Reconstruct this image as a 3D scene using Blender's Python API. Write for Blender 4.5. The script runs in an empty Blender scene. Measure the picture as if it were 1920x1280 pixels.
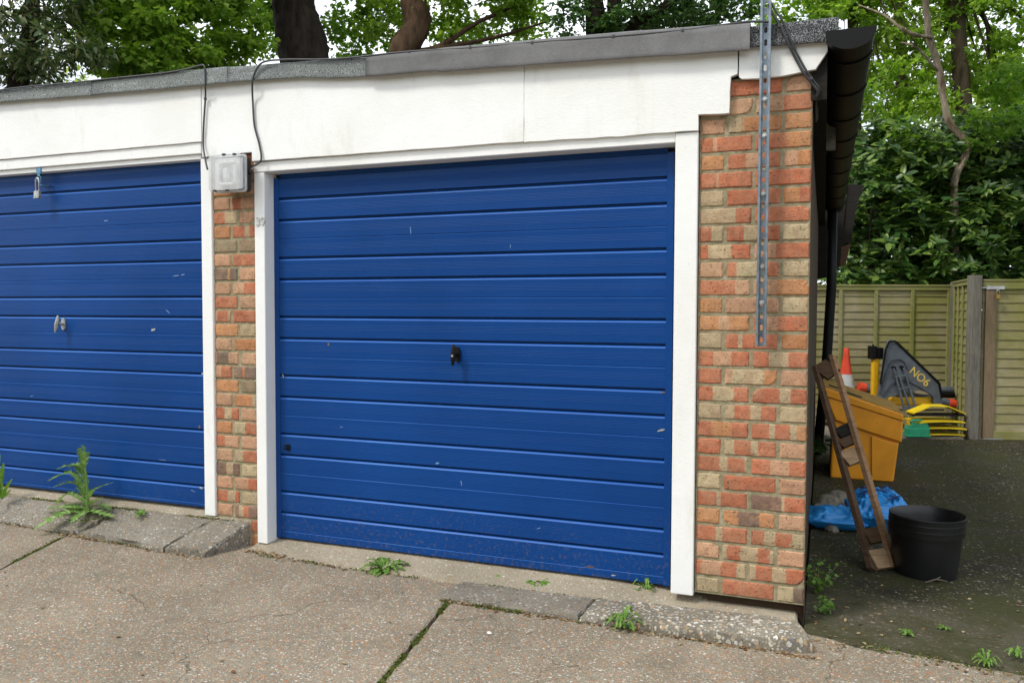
import bpy, math, random
import numpy as np
from mathutils import Vector, Matrix, noise
random.seed(7); RNG = np.random.default_rng(11)
R = math.radians
S = bpy.context.scene
COL = S.collection

# ------------------------------------------------------------------ camera
YAW, PITCH, ROLL = R(21.05), R(-2.263), R(0.162)
CAM = Vector((0.0535, -3.514, 1.2152)); FPX = 1518.0
fw = Vector((-math.sin(YAW)*math.cos(PITCH), math.cos(YAW)*math.cos(PITCH), math.sin(PITCH)))
rt = Vector((math.cos(YAW), math.sin(YAW), 0)); up = rt.cross(fw)
rt2 = rt*math.cos(ROLL)+up*math.sin(ROLL); up2 = -rt*math.sin(ROLL)+up*math.cos(ROLL)
cd = bpy.data.cameras.new('camera'); cam = bpy.data.objects.new('camera', cd); COL.objects.link(cam)
cam.matrix_world = Matrix(((rt2.x, up2.x, -fw.x, CAM.x), (rt2.y, up2.y, -fw.y, CAM.y), (rt2.z, up2.z, -fw.z, CAM.z), (0, 0, 0, 1)))
cd.sensor_width = 36; cd.lens = FPX/1920*36; cd.clip_end = 500; cd.clip_start = .05
S.camera = cam

# ------------------------------------------------------------------ sky, sun, exposure
SUN = Vector((-.50, -.62, 1.0)).normalized()
w = bpy.data.worlds.new("World"); S.world = w; w.use_nodes = True
nt = w.node_tree; nt.nodes.clear()
sky = nt.nodes.new('ShaderNodeTexSky'); sky.sky_type = 'NISHITA'; sky.sun_disc = False
sky.sun_elevation = math.asin(SUN.z); sky.sun_rotation = math.atan2(SUN.x, SUN.y)
tc = nt.nodes.new('ShaderNodeTexCoord'); nz = nt.nodes.new('ShaderNodeTexNoise')
nz.inputs['Scale'].default_value = 3.0; nz.inputs['Detail'].default_value = 6
cr = nt.nodes.new('ShaderNodeValToRGB'); cr.color_ramp.elements[0].position = .30; cr.color_ramp.elements[1].position = .5
mx = nt.nodes.new('ShaderNodeMixRGB'); mx.inputs[2].default_value = (9.0, 9.4, 10.0, 1)
bg = nt.nodes.new('ShaderNodeBackground'); bg.inputs[1].default_value = 0.10
wo = nt.nodes.new('ShaderNodeOutputWorld')
for a, b in ((tc.outputs['Generated'], nz.inputs['Vector']), (nz.outputs['Fac'], cr.inputs[0]), (cr.outputs[0], mx.inputs[0]),
             (sky.outputs[0], mx.inputs[1]), (mx.outputs[0], bg.inputs[0]), (bg.outputs[0], wo.inputs[0])): nt.links.new(a, b)
sl = bpy.data.lights.new('sun', 'SUN'); sl.energy = 1.5; sl.angle = R(11); sl.color = (1, .95, .87)
so = bpy.data.objects.new('sun', sl); COL.objects.link(so); so.rotation_euler = SUN.to_track_quat('Z', 'Y').to_euler()
S.view_settings.view_transform = 'Standard'; S.view_settings.look = 'None'; S.view_settings.gamma = 1
S.view_settings.use_curve_mapping = False; S.view_settings.exposure = 0.80

# ------------------------------------------------------------------ helpers
def at(px, py, Y):                      # point on the plane y = Y seen at that place of the photograph
    d = fw + rt2*((px-960)/FPX) - up2*((py-640)/FPX)
    return CAM + d*((Y-CAM.y)/d.y)
def lin(c): return tuple((v/255/12.92 if v <= 10 else ((v/255+.055)/1.055)**2.4) for v in c)
def nz3(x, y, z=0, s=1): return noise.noise(Vector((x*s, y*s, z*s)))

class MB:
    def __init__(s): s.v = []; s.f = []; s.m = []; s.c = []; s.mi = 0; s.cc = (1, 1, 1); s.pc = []
    def face(s, idx): s.f.append(tuple(idx)); s.m.append(s.mi); s.c.append(s.cc)
    def add(s, vs, fs):
        o = len(s.v); s.v += [tuple(p) for p in vs]
        for f in fs: s.face([i+o for i in f])
    def box(s, a, b, rot=None, org=None, bev=0):
        x0, y0, z0 = a; x1, y1, z1 = b
        if bev > 0:
            e = bev; vs = []; fs = []
            # three-slab bevelled box
            P = lambda x, y, z: vs.append((x, y, z)) or len(vs)-1
            g = {}
            for i, x in enumerate((x0, x1)):
                for j, y in enumerate((y0, y1)):
                    for k, z in enumerate((z0, z1)):
                        dx = e if i == 0 else -e; dy = e if j == 0 else -e; dz = e if k == 0 else -e
                        g[i, j, k, 0] = P(x, y+dy, z+dz); g[i, j, k, 1] = P(x+dx, y, z+dz); g[i, j, k, 2] = P(x+dx, y+dy, z)
            G = lambda *q: g[q]
            fs += [(G(0,0,0,0),G(0,0,1,0),G(0,1,1,0),G(0,1,0,0)), (G(1,0,0,0),G(1,1,0,0),G(1,1,1,0),G(1,0,1,0)),
                   (G(0,0,0,1),G(1,0,0,1),G(1,0,1,1),G(0,0,1,1)), (G(0,1,0,1),G(0,1,1,1),G(1,1,1,1),G(1,1,0,1)),
                   (G(0,0,0,2),G(0,1,0,2),G(1,1,0,2),G(1,0,0,2)), (G(0,0,1,2),G(1,0,1,2),G(1,1,1,2),G(0,1,1,2))]
            for i in (0, 1):
                for j in (0, 1): fs.append((G(i,j,0,0),G(i,j,0,1),G(i,j,1,1),G(i,j,1,0)))
                for k in (0, 1): fs.append((G(i,0,k,0),G(i,0,k,2),G(i,1,k,2),G(i,1,k,0)))
                for k in (0, 1): fs.append((G(0,i,k,1),G(0,i,k,2),G(1,i,k,2),G(1,i,k,1)))
            for i in (0, 1):
                for j in (0, 1):
                    for k in (0, 1): fs.append((G(i,j,k,0),G(i,j,k,1),G(i,j,k,2)))
        else:
            vs = [(x0,y0,z0),(x1,y0,z0),(x1,y1,z0),(x0,y1,z0),(x0,y0,z1),(x1,y0,z1),(x1,y1,z1),(x0,y1,z1)]
            fs = [(0,3,2,1),(4,5,6,7),(0,1,5,4),(1,2,6,5),(2,3,7,6),(3,0,4,7)]
        if rot is not None:
            o = Vector(org or (0, 0, 0)); vs = [tuple(rot @ (Vector(p)-o)+o) for p in vs]
        s.add(vs, fs)
    def prism(s, poly, y0, y1, ax='y'):     # polygon in (x,z) extruded along y (or (y,z) along x, or (x,y) along z)
        n = len(poly)
        def q(p, t): return (p[0], t, p[1]) if ax == 'y' else ((t, p[0], p[1]) if ax == 'x' else (p[0], p[1], t))
        s.add([q(p, y0) for p in poly]+[q(p, y1) for p in poly],
              [tuple(range(n)), tuple(range(2*n-1, n-1, -1))]+[(i, i+n, (i+1) % n+n, (i+1) % n) for i in range(n)])
    def tube(s, pts, r, n=8, cap=True, jit=0):
        pts = [Vector(p) for p in pts]; rs = r if hasattr(r, '__len__') else [r]*len(pts)
        o = len(s.v); prev = None
        for i, p in enumerate(pts):
            t = (pts[min(i+1, len(pts)-1)]-pts[max(i-1, 0)]).normalized()
            if prev is None:
                a = t.orthogonal().normalized()
            else:
                a = (prev - t*prev.dot(t)).normalized()
            prev = a; b = t.cross(a)
            for k in range(n):
                th = 2*math.pi*k/n; rr = rs[i]*(1+jit*noise.noise(Vector((p.x*3+math.cos(th)*1.7, p.y*3+math.sin(th)*1.7, p.z*2.3)))+jit*.4*noise.noise(Vector((math.cos(th)*4, math.sin(th)*4, p.z*9))))
                s.v.append(tuple(p+(a*math.cos(th)+b*math.sin(th))*rr))
        for i in range(len(pts)-1):
            for k in range(n):
                s.face((o+i*n+k, o+i*n+(k+1) % n, o+(i+1)*n+(k+1) % n, o+(i+1)*n+k))
        if cap:
            s.face([o+k for k in range(n)][::-1]); s.face([o+(len(pts)-1)*n+k for k in range(n)])
    def lathe(s, prof, c=(0, 0, 0), n=32, M=None):
        o = len(s.v)
        for r, z in prof:
            for k in range(n):
                th = 2*math.pi*k/n; p = Vector((r*math.cos(th), r*math.sin(th), z))
                if M: p = M @ p
                s.v.append(tuple(p+Vector(c)))
        for i in range(len(prof)-1):
            for k in range(n): s.face((o+i*n+k, o+i*n+(k+1) % n, o+(i+1)*n+(k+1) % n, o+(i+1)*n+k))
    def build(s, name, mats, parent=None, smooth=False, attr=False, loc=None, autos=None):
        me = bpy.data.meshes.new(name); me.from_pydata(s.v, [], s.f)
        if not isinstance(mats, (list, tuple)): mats = [mats]
        for m in mats: me.materials.append(m)
        if len(mats) > 1: me.polygons.foreach_set('material_index', s.m)
        if attr:
            at_ = me.attributes.new('Col', 'FLOAT_COLOR', 'POINT')
            at_.data.foreach_set('color', np.array([c+(1,) for c in s.pc], dtype=np.float32).ravel())
        if smooth: me.polygons.foreach_set('use_smooth', [True]*len(s.f))
        me.update()
        if autos is not None:
            try: me.set_sharp_from_angle(angle=R(autos))
            except Exception: pass
        o = bpy.data.objects.new(name, me); COL.objects.link(o)
        if parent is not None: o.parent = parent
        if loc is not None: o.location = loc
        return o
def tag(o, label=None, cat=None, group=None, kind=None):
    if label: o['label'] = label
    if cat: o['category'] = cat
    if group: o['group'] = group
    if kind: o['kind'] = kind
    return o
def empty(name, loc=(0, 0, 0), rz=0, label=None, cat=None, group=None):
    o = bpy.data.objects.new(name, None); COL.objects.link(o); o.location = loc; o.rotation_euler = (0, 0, rz)
    o.empty_display_size = .1
    return tag(o, label, cat, group)
def copy_thing(o, loc, rz=0, label=None, group=None):
    c = o.copy(); COL.objects.link(c); c.location = loc; c.rotation_euler = (0, 0, rz)
    if label: c['label'] = label
    if group: c['group'] = group
    for ch in list(o.children):
        k = ch.copy(); COL.objects.link(k); k.parent = c
        for g in list(ch.children):
            d = g.copy(); COL.objects.link(d); d.parent = k
    return c

# ------------------------------------------------------------------ materials
class NT:
    def __init__(s, name):
        s.m = bpy.data.materials.new(name); s.m.use_nodes = True; s.t = s.m.node_tree
        s.p = s.t.nodes['Principled BSDF']; s.out = s.t.nodes['Material Output']
        s.pos = s.t.nodes.new('ShaderNodeNewGeometry').outputs['Position']
    def n(s, ty, **kw):
        x = s.t.nodes.new(ty)
        for k, v in kw.items(): setattr(x, k, v)
        return x
    def l(s, a, b): s.t.links.new(a, b)
    def noise(s, scale, detail=3, rough=.5, vec=None, sc=None):
        x = s.n('ShaderNodeTexNoise'); x.inputs['Scale'].default_value = scale; x.inputs['Detail'].default_value = detail; x.inputs['Roughness'].default_value = rough
        v = vec or s.pos
        if sc: v = s.scale(v, sc)
        s.l(v, x.inputs['Vector']); return x.outputs['Fac']
    def scale(s, v, sc):
        m = s.n('ShaderNodeMapping'); m.inputs['Scale'].default_value = sc; s.l(v, m.inputs['Vector']); return m.outputs[0]
    def ramp(s, f, stops, interp='LINEAR'):
        x = s.n('ShaderNodeValToRGB'); x.color_ramp.interpolation = interp; e = x.color_ramp.elements
        while len(e) < len(stops): e.new(.5)
        for i, (p, c) in enumerate(stops):
            e[i].position = p; c = (c, c, c) if not hasattr(c, '__len__') else c; e[i].color = (*c[:3], 1)
        s.l(f, x.inputs[0]); return x.outputs[0]
    def mix(s, f, a, b, mode='MIX'):
        x = s.n('ShaderNodeMixRGB', blend_type=mode)
        for v, i in ((f, 0), (a, 1), (b, 2)):
            if isinstance(v, bpy.types.NodeSocket): s.l(v, x.inputs[i])
            elif hasattr(v, '__len__'): x.inputs[i].default_value = (*v[:3], 1)
            else: x.inputs[i].default_value = v if i == 0 else (v, v, v, 1)
        return x.outputs[0]
    def math(s, op, a, b=0):
        x = s.n('ShaderNodeMath', operation=op)
        for v, i in ((a, 0), (b, 1)):
            if isinstance(v, bpy.types.NodeSocket): s.l(v, x.inputs[i])
            else: x.inputs[i].default_value = v
        return x.outputs[0]
    def bump(s, h, st=.3, d=.01, prev=None):
        b = s.n('ShaderNodeBump'); b.inputs['Strength'].default_value = st; b.inputs['Distance'].default_value = d
        s.l(h, b.inputs['Height'])
        if prev: s.l(prev, b.inputs['Normal'])
        s.l(b.outputs[0], s.p.inputs['Normal']); return b.outputs[0]
    def col(s, c):
        if isinstance(c, bpy.types.NodeSocket): s.l(c, s.p.inputs['Base Color'])
        else: s.p.inputs['Base Color'].default_value = (*c[:3], 1)
    def set(s, rough=None, metal=None, spec=None):
        if rough is not None:
            if isinstance(rough, bpy.types.NodeSocket): s.l(rough, s.p.inputs['Roughness'])
            else: s.p.inputs['Roughness'].default_value = rough
        if metal is not None: s.p.inputs['Metallic'].default_value = metal
        if spec is not None: s.p.inputs['Specular IOR Level'].default_value = spec
        return s
def simple(name, c, rough=.6, metal=0, var=.25, scale=12, dirt=None, dirtc=(.03, .028, .02), bump=0):
    n = NT(name); f = n.noise(scale, 5, .6)
    c0 = tuple(v*(1-var) for v in c); c1 = tuple(min(1, v*(1+var)) for v in c)
    x = n.ramp(f, [(.3, c0), (.7, c1)])
    if dirt: x = n.mix(n.ramp(n.noise(scale*.6, 6, .7), [(dirt, 0), (dirt+.15, 1)]), x, dirtc)
    n.col(x); n.set(rough, metal)
    if bump: n.bump(n.noise(scale*6, 4), bump, .004)
    return n.m

def m_white():
    n = NT('white_paint')
    x = n.mix(n.ramp(n.noise(1.6, 5, .6), [(.42, 0), (.75, .55)]), (.82, .825, .81), (.71, .705, .64))
    x = n.mix(n.ramp(n.noise(6, 6, .75, sc=(1, 1, .35)), [(.56, 0), (.78, .55)]), x, (.56, .54, .44))
    x = n.mix(n.ramp(n.noise(3.2, 6, .7, sc=(5, 5, .35)), [(.58, 0), (.82, .22)]), x, (.52, .50, .42))
    sp = n.ramp(n.noise(120, 2, .5), [(.755, 0), (.79, 1)]); x = n.mix(sp, x, (.25, .2, .15))
    x = n.mix(n.ramp(n.noise(14, 8, .85), [(.70, 0), (.73, .7)]), x, (.42, .38, .30))
    n.col(x); n.set(.42)
    b = n.bump(n.noise(60, 4, .6, sc=(1, 1, 2.5)), .25, .004); n.bump(n.noise(9, 3), .35, .006, b); return n.m
def m_blue(c0, c1, name):
    n = NT(name)
    x = n.mix(n.ramp(n.noise(1.3, 4), [(.35, 0), (.7, 1)]), c0, c1)
    x = n.mix(n.ramp(n.noise(2.2, 7, .75, sc=(1, 1, 1.6)), [(.6, 0), (.9, .14)]), x, (.06, .14, .33))
    v = n.n('ShaderNodeTexVoronoi'); v.inputs['Scale'].default_value = 34; n.l(n.pos, v.inputs['Vector'])
    dot = n.ramp(v.outputs['Distance'], [(.035, 1), (.06, 0)])
    rnd = n.ramp(v.outputs['Color'], [(.72, 0), (.74, 1)])
    x = n.mix(n.math('MULTIPLY', dot, rnd), x, (.55, .6, .68))
    sc = n.ramp(n.noise(24, 8, .9, sc=(1, 1, .6)), [(.70, 0), (.73, .8)]); x = n.mix(sc, x, (.4, .45, .55))
    sz = n.n('ShaderNodeSeparateXYZ'); n.l(n.pos, sz.inputs[0])
    low = n.ramp(n.math('ADD', sz.outputs[2], n.math('MULTIPLY', n.noise(3, 4), .35)), [(.18, .5), (.46, 0)])
    gr = n.math('MULTIPLY', low, n.ramp(n.noise(55, 6, .8), [(.54, 0), (.64, 1)])); x = n.mix(gr, x, (.16, .12, .08))
    n.col(x); n.set(n.ramp(n.noise(4, 5, .7), [(.3, .30), (.8, .42)]), spec=.22); n.bump(n.noise(4, 3), .22, .01); return n.m
def m_brick():
    n = NT('brick'); a = n.n('ShaderNodeAttribute', attribute_name='Col').outputs['Color']
    x = n.mix(.75, a, n.ramp(n.noise(28, 6, .7), [(.25, .45), (.5, .95), (.8, 1.35)]), 'MULTIPLY')
    x = n.mix(n.ramp(n.noise(11, 6, .75), [(.44, 0), (.70, .5)]), x, (.45, .27, .165))
    x = n.mix(n.ramp(n.noise(4.3, 7, .8), [(.58, 0), (.72, .55)]), x, (.20, .15, .095))
    x = n.mix(n.ramp(n.noise(110, 3, .6), [(.58, 0), (.66, .8)]), x, (.07, .05, .035))
    x = n.mix(n.ramp(n.noise(60, 5, .7), [(.66, 0), (.74, .6)]), x, (.5, .45, .36))
    sz = n.n('ShaderNodeSeparateXYZ'); n.l(n.pos, sz.inputs[0])
    n.col(x); n.set(.9, spec=.25)
    b = n.bump(n.noise(90, 6, .7), .7, .004); return n.m
def m_mortar():
    n = NT('mortar'); x = n.ramp(n.noise(30, 6, .7), [(.3, (.18, .155, .09)), (.55, (.31, .27, .17)), (.75, (.44, .40, .30))])
    x = n.mix(n.ramp(n.noise(7, 5, .7), [(.55, 0), (.75, .7)]), x, (.14, .14, .05))
    n.col(x); n.set(.95, spec=.2); n.bump(n.noise(120, 5, .7), .9, .004); return n.m
def m_aggregate(name, base0, base1, stones, amount=.5, sc=95, moss=None, green=(.05, .06, .02), tone=1, blotch=.6):
    n = NT(name)
    warp = n.n('ShaderNodeTexNoise'); warp.inputs['Scale'].default_value = 60; warp.inputs['Detail'].default_value = 2; n.l(n.pos, warp.inputs['Vector'])
    off = n.n('ShaderNodeVectorMath', operation='MULTIPLY_ADD'); n.l(warp.outputs['Color'], off.inputs[0]); off.inputs[1].default_value = (.006, .006, 0); n.l(n.pos, off.inputs[2])
    flat = n.scale(off.outputs[0], (1, 1.15, .8))
    x = n.ramp(n.noise(2.1, 6, .65), [(.3, base0), (.7, base1)])
    x = n.mix(.8, x, n.ramp(n.noise(170, 3, .7), [(.3, .6), (.7, 1.3)]), 'MULTIPLY')
    hs = None
    for k, (s_, am, pal) in enumerate(((sc, amount, stones), (sc*1.9, amount*.9, stones))):
        v = n.n('ShaderNodeTexVoronoi'); v.inputs['Scale'].default_value = s_; v.inputs['Randomness'].default_value = 1; n.l(flat, v.inputs['Vector'])
        sep = n.n('ShaderNodeSeparateColor'); n.l(v.outputs['Color'], sep.inputs[0])
        present = n.ramp(sep.outputs[0], [(1-am, 0), (1-am+.01, 1)])
        shape = n.ramp(v.outputs['Distance'], [(.40, 1), (.48, 0)])
        msk = n.math('MULTIPLY', present, shape)
        st = n.ramp(sep.outputs[1], [(i/len(pal), c) for i, c in enumerate(pal)], 'CONSTANT')
        st = n.mix(.5, st, n.ramp(sep.outputs[2], [(0, .55), (1, 1.35)]), 'MULTIPLY')
        x = n.mix(msk, x, st)
        hs = msk if hs is None else n.math('MAXIMUM', hs, msk)
    x = n.mix(blotch, x, n.ramp(n.noise(1.1, 7, .7), [(.3, .68), (.7, 1.2)]), 'MULTIPLY')
    if name == 'mossy_tarmac':
        sy = n.n('ShaderNodeSeparateXYZ'); n.l(n.pos, sy.inputs[0])
        fr = n.math('ADD', n.math('ADD', sy.outputs[1], n.math('MULTIPLY', sy.outputs[0], .145)), n.math('MULTIPLY', n.noise(2.5, 6, .7), -.9))
        x = n.mix(n.ramp(fr, [(.0, .5), (.25, 0)]) , x, n.ramp(n.noise(60, 6, .8), [(.3, (.07, .062, .04)), (.7, (.19, .165, .12))]))
        wet = n.ramp(n.noise(1.4, 6, .75), [(.50, 0), (.68, .6)]); x = n.mix(wet, x, (.060, .056, .038))
    if name in ('exposed_aggregate', 'weathered_aggregate'):
        w2 = n.n('ShaderNodeTexNoise'); w2.inputs['Scale'].default_value = 5; w2.inputs['Detail'].default_value = 6; n.l(n.pos, w2.inputs['Vector'])
        o2 = n.n('ShaderNodeVectorMath', operation='MULTIPLY_ADD'); n.l(w2.outputs['Color'], o2.inputs[0]); o2.inputs[1].default_value = (.35, .35, 0); n.l(n.pos, o2.inputs[2])
        ve = n.n('ShaderNodeTexVoronoi', feature='DISTANCE_TO_EDGE'); ve.inputs['Scale'].default_value = .8 if name[0] == 'e' else 2.6; n.l(n.scale(o2.outputs[0], (1, 1, .1)), ve.inputs['Vector'])
        ck = n.math('MULTIPLY', n.ramp(ve.outputs[0], [(.0012, 1), (.004, 0)]), n.ramp(n.noise(1.7, 3), [(.46, 0), (.54, .85)])); x = n.mix(ck, x, (.045, .038, .026))
        x = n.mix(n.ramp(n.noise(.75, 8, .8), [(.52, 0), (.66, .28)]), x, (.10, .088, .066))
        x = n.mix(n.ramp(n.noise(9, 7, .85), [(.64, 0), (.72, .55)]), x, (.07, .055, .035))
    if moss:
        mm = n.ramp(n.noise(2.6, 8, .75), [(moss, 0), (moss+.18, .85)]); x = n.mix(mm, x, green)
    n.col(x); n.set(.9, spec=.2)
    b = n.bump(hs, .5, .003); n.bump(n.noise(45, 5, .7), .5, .006, b); return n.m
def m_felt(name, c0, c1, spark, grain=700):
    n = NT(name); g = n.noise(grain, 2, .6)
    x = n.ramp(g, [(.40, c0), (.52, c1), (.62, spark)])
    x = n.mix(.7, x, n.ramp(n.noise(5, 6, .7), [(.3, .65), (.7, 1.25)]), 'MULTIPLY')
    n.col(x); n.set(.85, spec=.3); b = n.bump(g, .6, .002); n.bump(n.noise(8, 4), .5, .01, b); return n.m
def m_wood(name, c0, c1, green=None, gth=.5, axis=(1, 1, 12), rough=.85):
    n = NT(name); f = n.noise(6, 6, .65, sc=axis)
    x = n.ramp(f, [(.3, c0), (.7, c1)])
    x = n.mix(.6, x, n.ramp(n.noise(1.8, 4), [(.3, .7), (.7, 1.25)]), 'MULTIPLY')
    if green: x = n.mix(n.ramp(n.noise(1.3, 6, .7, sc=(1, 1, .8)), [(gth-.1, 0), (gth+.15, .9)]), x, green)
    n.col(x); n.set(rough, spec=.25); n.bump(n.noise(25, 5, .7, sc=axis), .5, .004); return n.m
def m_leaf(name, c0, c1, c2, trans=.45, gloss=.0, rough=.5):
    n = NT(name); a = n.n('ShaderNodeAttribute', attribute_name='rnd').outputs['Fac']
    x = n.ramp(a, [(0, c0), (.55, c1), (1, c2)])
    x = n.mix(.5, x, n.ramp(n.noise(.9, 3), [(.3, .6), (.7, 1.3)]), 'MULTIPLY')
    n.col(x); n.set(rough, spec=.5 if gloss else .25)
    tr = n.n('ShaderNodeBsdfTranslucent'); y = n.mix(1, x, (1.2, 1.28, .6), 'MULTIPLY'); n.l(y, tr.inputs[0])
    ms = n.n('ShaderNodeMixShader'); ms.inputs[0].default_value = trans
    n.l(n.p.outputs[0], ms.inputs[1]); n.l(tr.outputs[0], ms.inputs[2]); n.l(ms.outputs[0], n.out.inputs[0]); return n.m
def m_bark(name, c0, c1, sc=9, moss=None):
    n = NT(name); f = n.noise(sc, 7, .7, sc=(1, 1, .25)); x = n.ramp(f, [(.35, c0), (.65, c1)])
    if moss: x = n.mix(n.ramp(n.noise(1.7, 5), [(.5, 0), (.65, .8)]), x, moss)
    n.col(x); n.set(.95, spec=.15); n.bump(f, 1, .05); return n.m

M = {}
M['white'] = m_white()
M['blue'] = m_blue((.0016, .040, .178), (.0022, .049, .215), 'blue_paint')
M['blue_ledge'] = m_blue((.022, .095, .35), (.045, .145, .44), 'highlight_blue_paint')  # lighter blue paints the sky highlight into the upward groove ledges
M['brick'] = m_brick(); M['mortar'] = m_mortar()
STN = [(.36, .31, .24), (.36, .19, .09), (.24, .20, .15), (.52, .49, .44), (.38, .25, .13), (.15, .14, .13), (.36, .15, .075), (.27, .235, .185), (.42, .35, .25), (.20, .15, .11)]
M['court'] = m_aggregate('exposed_aggregate', (.190, .166, .120), (.272, .239, .180), STN, .70, 84, blotch=.6)
M['apron'] = m_aggregate('weathered_aggregate', (.16, .142, .11), (.26, .235, .19), [(.30, .27, .22), (.2, .18, .15), (.42, .40, .36), (.12, .11, .1), (.30, .20, .12), (.24, .22, .18), (.17, .155, .13)], .55, 62, moss=.62, green=(.10, .10, .045))
M['kerbend'] = m_aggregate('pebbly_concrete', (.14, .125, .095), (.25, .225, .175), [(.46, .43, .36), (.3, .27, .22), (.55, .53, .48), (.16, .15, .14), (.42, .29, .17), (.34, .31, .25)], .62, 46, moss=.66, green=(.12, .12, .05))
M['thresh'] = m_aggregate('threshold_concrete', (.27, .23, .165), (.36, .31, .23), [(.5, .46, .38), (.3, .2, .1), (.4, .37, .3)], .18, 70, moss=.66, green=(.13, .12, .05))
M['yard'] = m_aggregate('mossy_tarmac', (.018, .0175, .011), (.042, .039, .026), [(.30, .28, .22), (.06, .055, .045), (.14, .12, .08), (.05, .05, .045), (.20, .15, .08), (.07, .07, .06)], .26, 48, moss=.40, green=(.038, .040, .012))
M['soil'] = simple('soil', (.05, .04, .025), .95, var=.5, scale=20, bump=.5)
M['felt_mineral'] = m_felt('mineral_felt', (.055, .062, .06), (.16, .175, .17), (.42, .45, .44), 330)
M['felt_smooth'] = m_felt('smooth_felt', (.13, .128, .13), (.165, .163, .165), (.20, .2, .2), 500)
M['felt_dark'] = m_felt('dark_felt', (.015, .015, .016), (.045, .046, .048), (.30, .31, .32), 260)
M['black'] = simple('black_plastic', (.004, .004, .004), .5, var=.25, scale=6); M['black'].node_tree.nodes['Principled BSDF'].inputs['Specular IOR Level'].default_value = .2
M['blackpot'] = simple('black_pot_plastic', (.010, .010, .011), .38, var=.4, scale=9, dirt=.68, dirtc=(.04, .036, .03))
M['cable'] = simple('grey_cable', (.035, .037, .04), .5)
M['galv'] = simple('galvanised', (.22, .26, .30), .42, .7, var=.3, scale=30, dirt=.72, dirtc=(.12, .08, .05))
M['bolt'] = simple('zinc_bolt', (.5, .5, .5), .35, .8)
M['steel'] = simple('worn_steel', (.42, .43, .42), .4, .65, var=.3, scale=40, dirt=.66, dirtc=(.2, .19, .15))
M['brass'] = simple('brass', (.45, .28, .08), .4, .8)
M['wood_pale'] = m_wood('pale_timber', (.24, .15, .08), (.42, .29, .17))
M['wood_mid'] = m_wood('mid_timber', (.19, .105, .05), (.34, .20, .11))
M['wood_brown'] = m_wood('brown_timber', (.055, .032, .018), (.12, .07, .04))
M['wood_black'] = m_wood('blackened_timber', (.008, .007, .006), (.022, .019, .015))
M['fence'] = m_wood('fence_boards', (.24, .205, .13), (.40, .345, .235), (.215, .21, .05), .48, axis=(1, 1, 9))
M['fence_green'] = m_wood('green_fence_boards', (.24, .22, .10), (.36, .33, .18), (.20, .21, .05), .45, axis=(1, 1, 9))
M['post_grey'] = m_wood('grey_post_timber', (.11, .103, .085), (.21, .195, .16), (.12, .10, .05), .62, axis=(8, 8, 1))
M['yellow'] = simple('yellow_grit_plastic', (.78, .31, .012), .5, var=.14, scale=5, dirt=.66, dirtc=(.28, .16, .03))
M['yellow_top'] = simple('mossy_yellow_plastic', (.34, .19, .03), .8, var=.3, scale=10, dirt=.52, dirtc=(.12, .09, .02))
M['yellow_b'] = simple('bright_yellow_plastic', (.78, .56, .01), .45, var=.1, dirt=.7, dirtc=(.3, .22, .05))
M['yellow_post'] = simple('yellow_post', (.72, .40, .01), .45, var=.1)
M['green_p'] = simple('green_plastic', (.02, .30, .15), .4, var=.15, dirt=.68, dirtc=(.03, .12, .07))
M['grey_p'] = simple('grey_plastic', (.085, .10, .12), .5, var=.3, scale=9, dirt=.64, dirtc=(.16, .17, .18))
M['red_p'] = simple('orange_red_plastic', (.62, .055, .018), .45, var=.15)
M['coneband'] = simple('dirty_white_sleeve', (.42, .43, .42), .5, var=.25)
M['blue_bag'] = simple('blue_plastic_film', (.02, .26, .68), .33, var=.2, scale=9)
M['navy'] = simple('navy_print', (.012, .03, .16), .5)
M['rubble'] = simple('rubble', (.16, .14, .11), .95, var=.4, scale=18, bump=.5)
M['paint_yellow'] = simple('stencil_yellow', (.62, .45, .10), .7, var=.3, scale=60)
M['number'] = simple('number_metal', (.58, .58, .54), .5, .1, var=.15, scale=80, dirt=.66, dirtc=(.30, .26, .2))
M['whitepl'] = simple('white_plastic', (.75, .75, .74), .4, var=.06)
M['stain'] = simple('dark_backing', (.02, .02, .018), .8)
def m_clear():
    n = NT('cloudy_polycarbonate'); n.col((.66, .68, .69)); n.set(.22); n.p.inputs['IOR'].default_value = 1.25
    tp = n.n('ShaderNodeBsdfTransparent'); ms = n.n('ShaderNodeMixShader')
    n.l(n.ramp(n.noise(22, 4, .6), [(.3, .42), (.8, .62)]), ms.inputs[0]); n.l(tp.outputs[0], ms.inputs[1]); n.l(n.p.outputs[0], ms.inputs[2]); n.l(ms.outputs[0], n.out.inputs[0]); return n.m
M['clear'] = m_clear()
M['leaf_bright'] = m_leaf('maple_leaf', (.14, .26, .03), (.25, .40, .055), (.38, .53, .11), .55)
M['leaf_mid'] = m_leaf('oak_leaf', (0.102, 0.217, 0.032), (0.174, 0.319, 0.051), (0.290, 0.435, 0.072), .55)
M['leaf_olive'] = m_leaf('olive_leaf', (0.135, 0.210, 0.033), (0.225, 0.315, 0.057), (0.360, 0.435, 0.105), .55)
M['leaf_laurel'] = m_leaf('laurel_leaf', (0.054, 0.101, 0.030), (0.108, 0.169, 0.054), (0.297, 0.297, 0.162), .25, 1, .33)
M['leaf_rhodo'] = m_leaf('rhododendron_leaf', (0.030, 0.081, 0.016), (0.068, 0.149, 0.030), (0.230, 0.338, 0.068), .25, 1, .36)
M['leaf_ivy'] = m_leaf('ivy_leaf', (0.042, 0.105, 0.028), (0.077, 0.168, 0.042), (0.140, 0.238, 0.070), .3, 1, .45)
M['weed'] = m_leaf('weed_leaf', (.10, .21, .03), (.16, .30, .05), (.24, .38, .10), .35)
M['weed_pale'] = m_leaf('thistle_leaf', (.13, .25, .05), (.20, .34, .08), (.34, .45, .2), .3)
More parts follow.
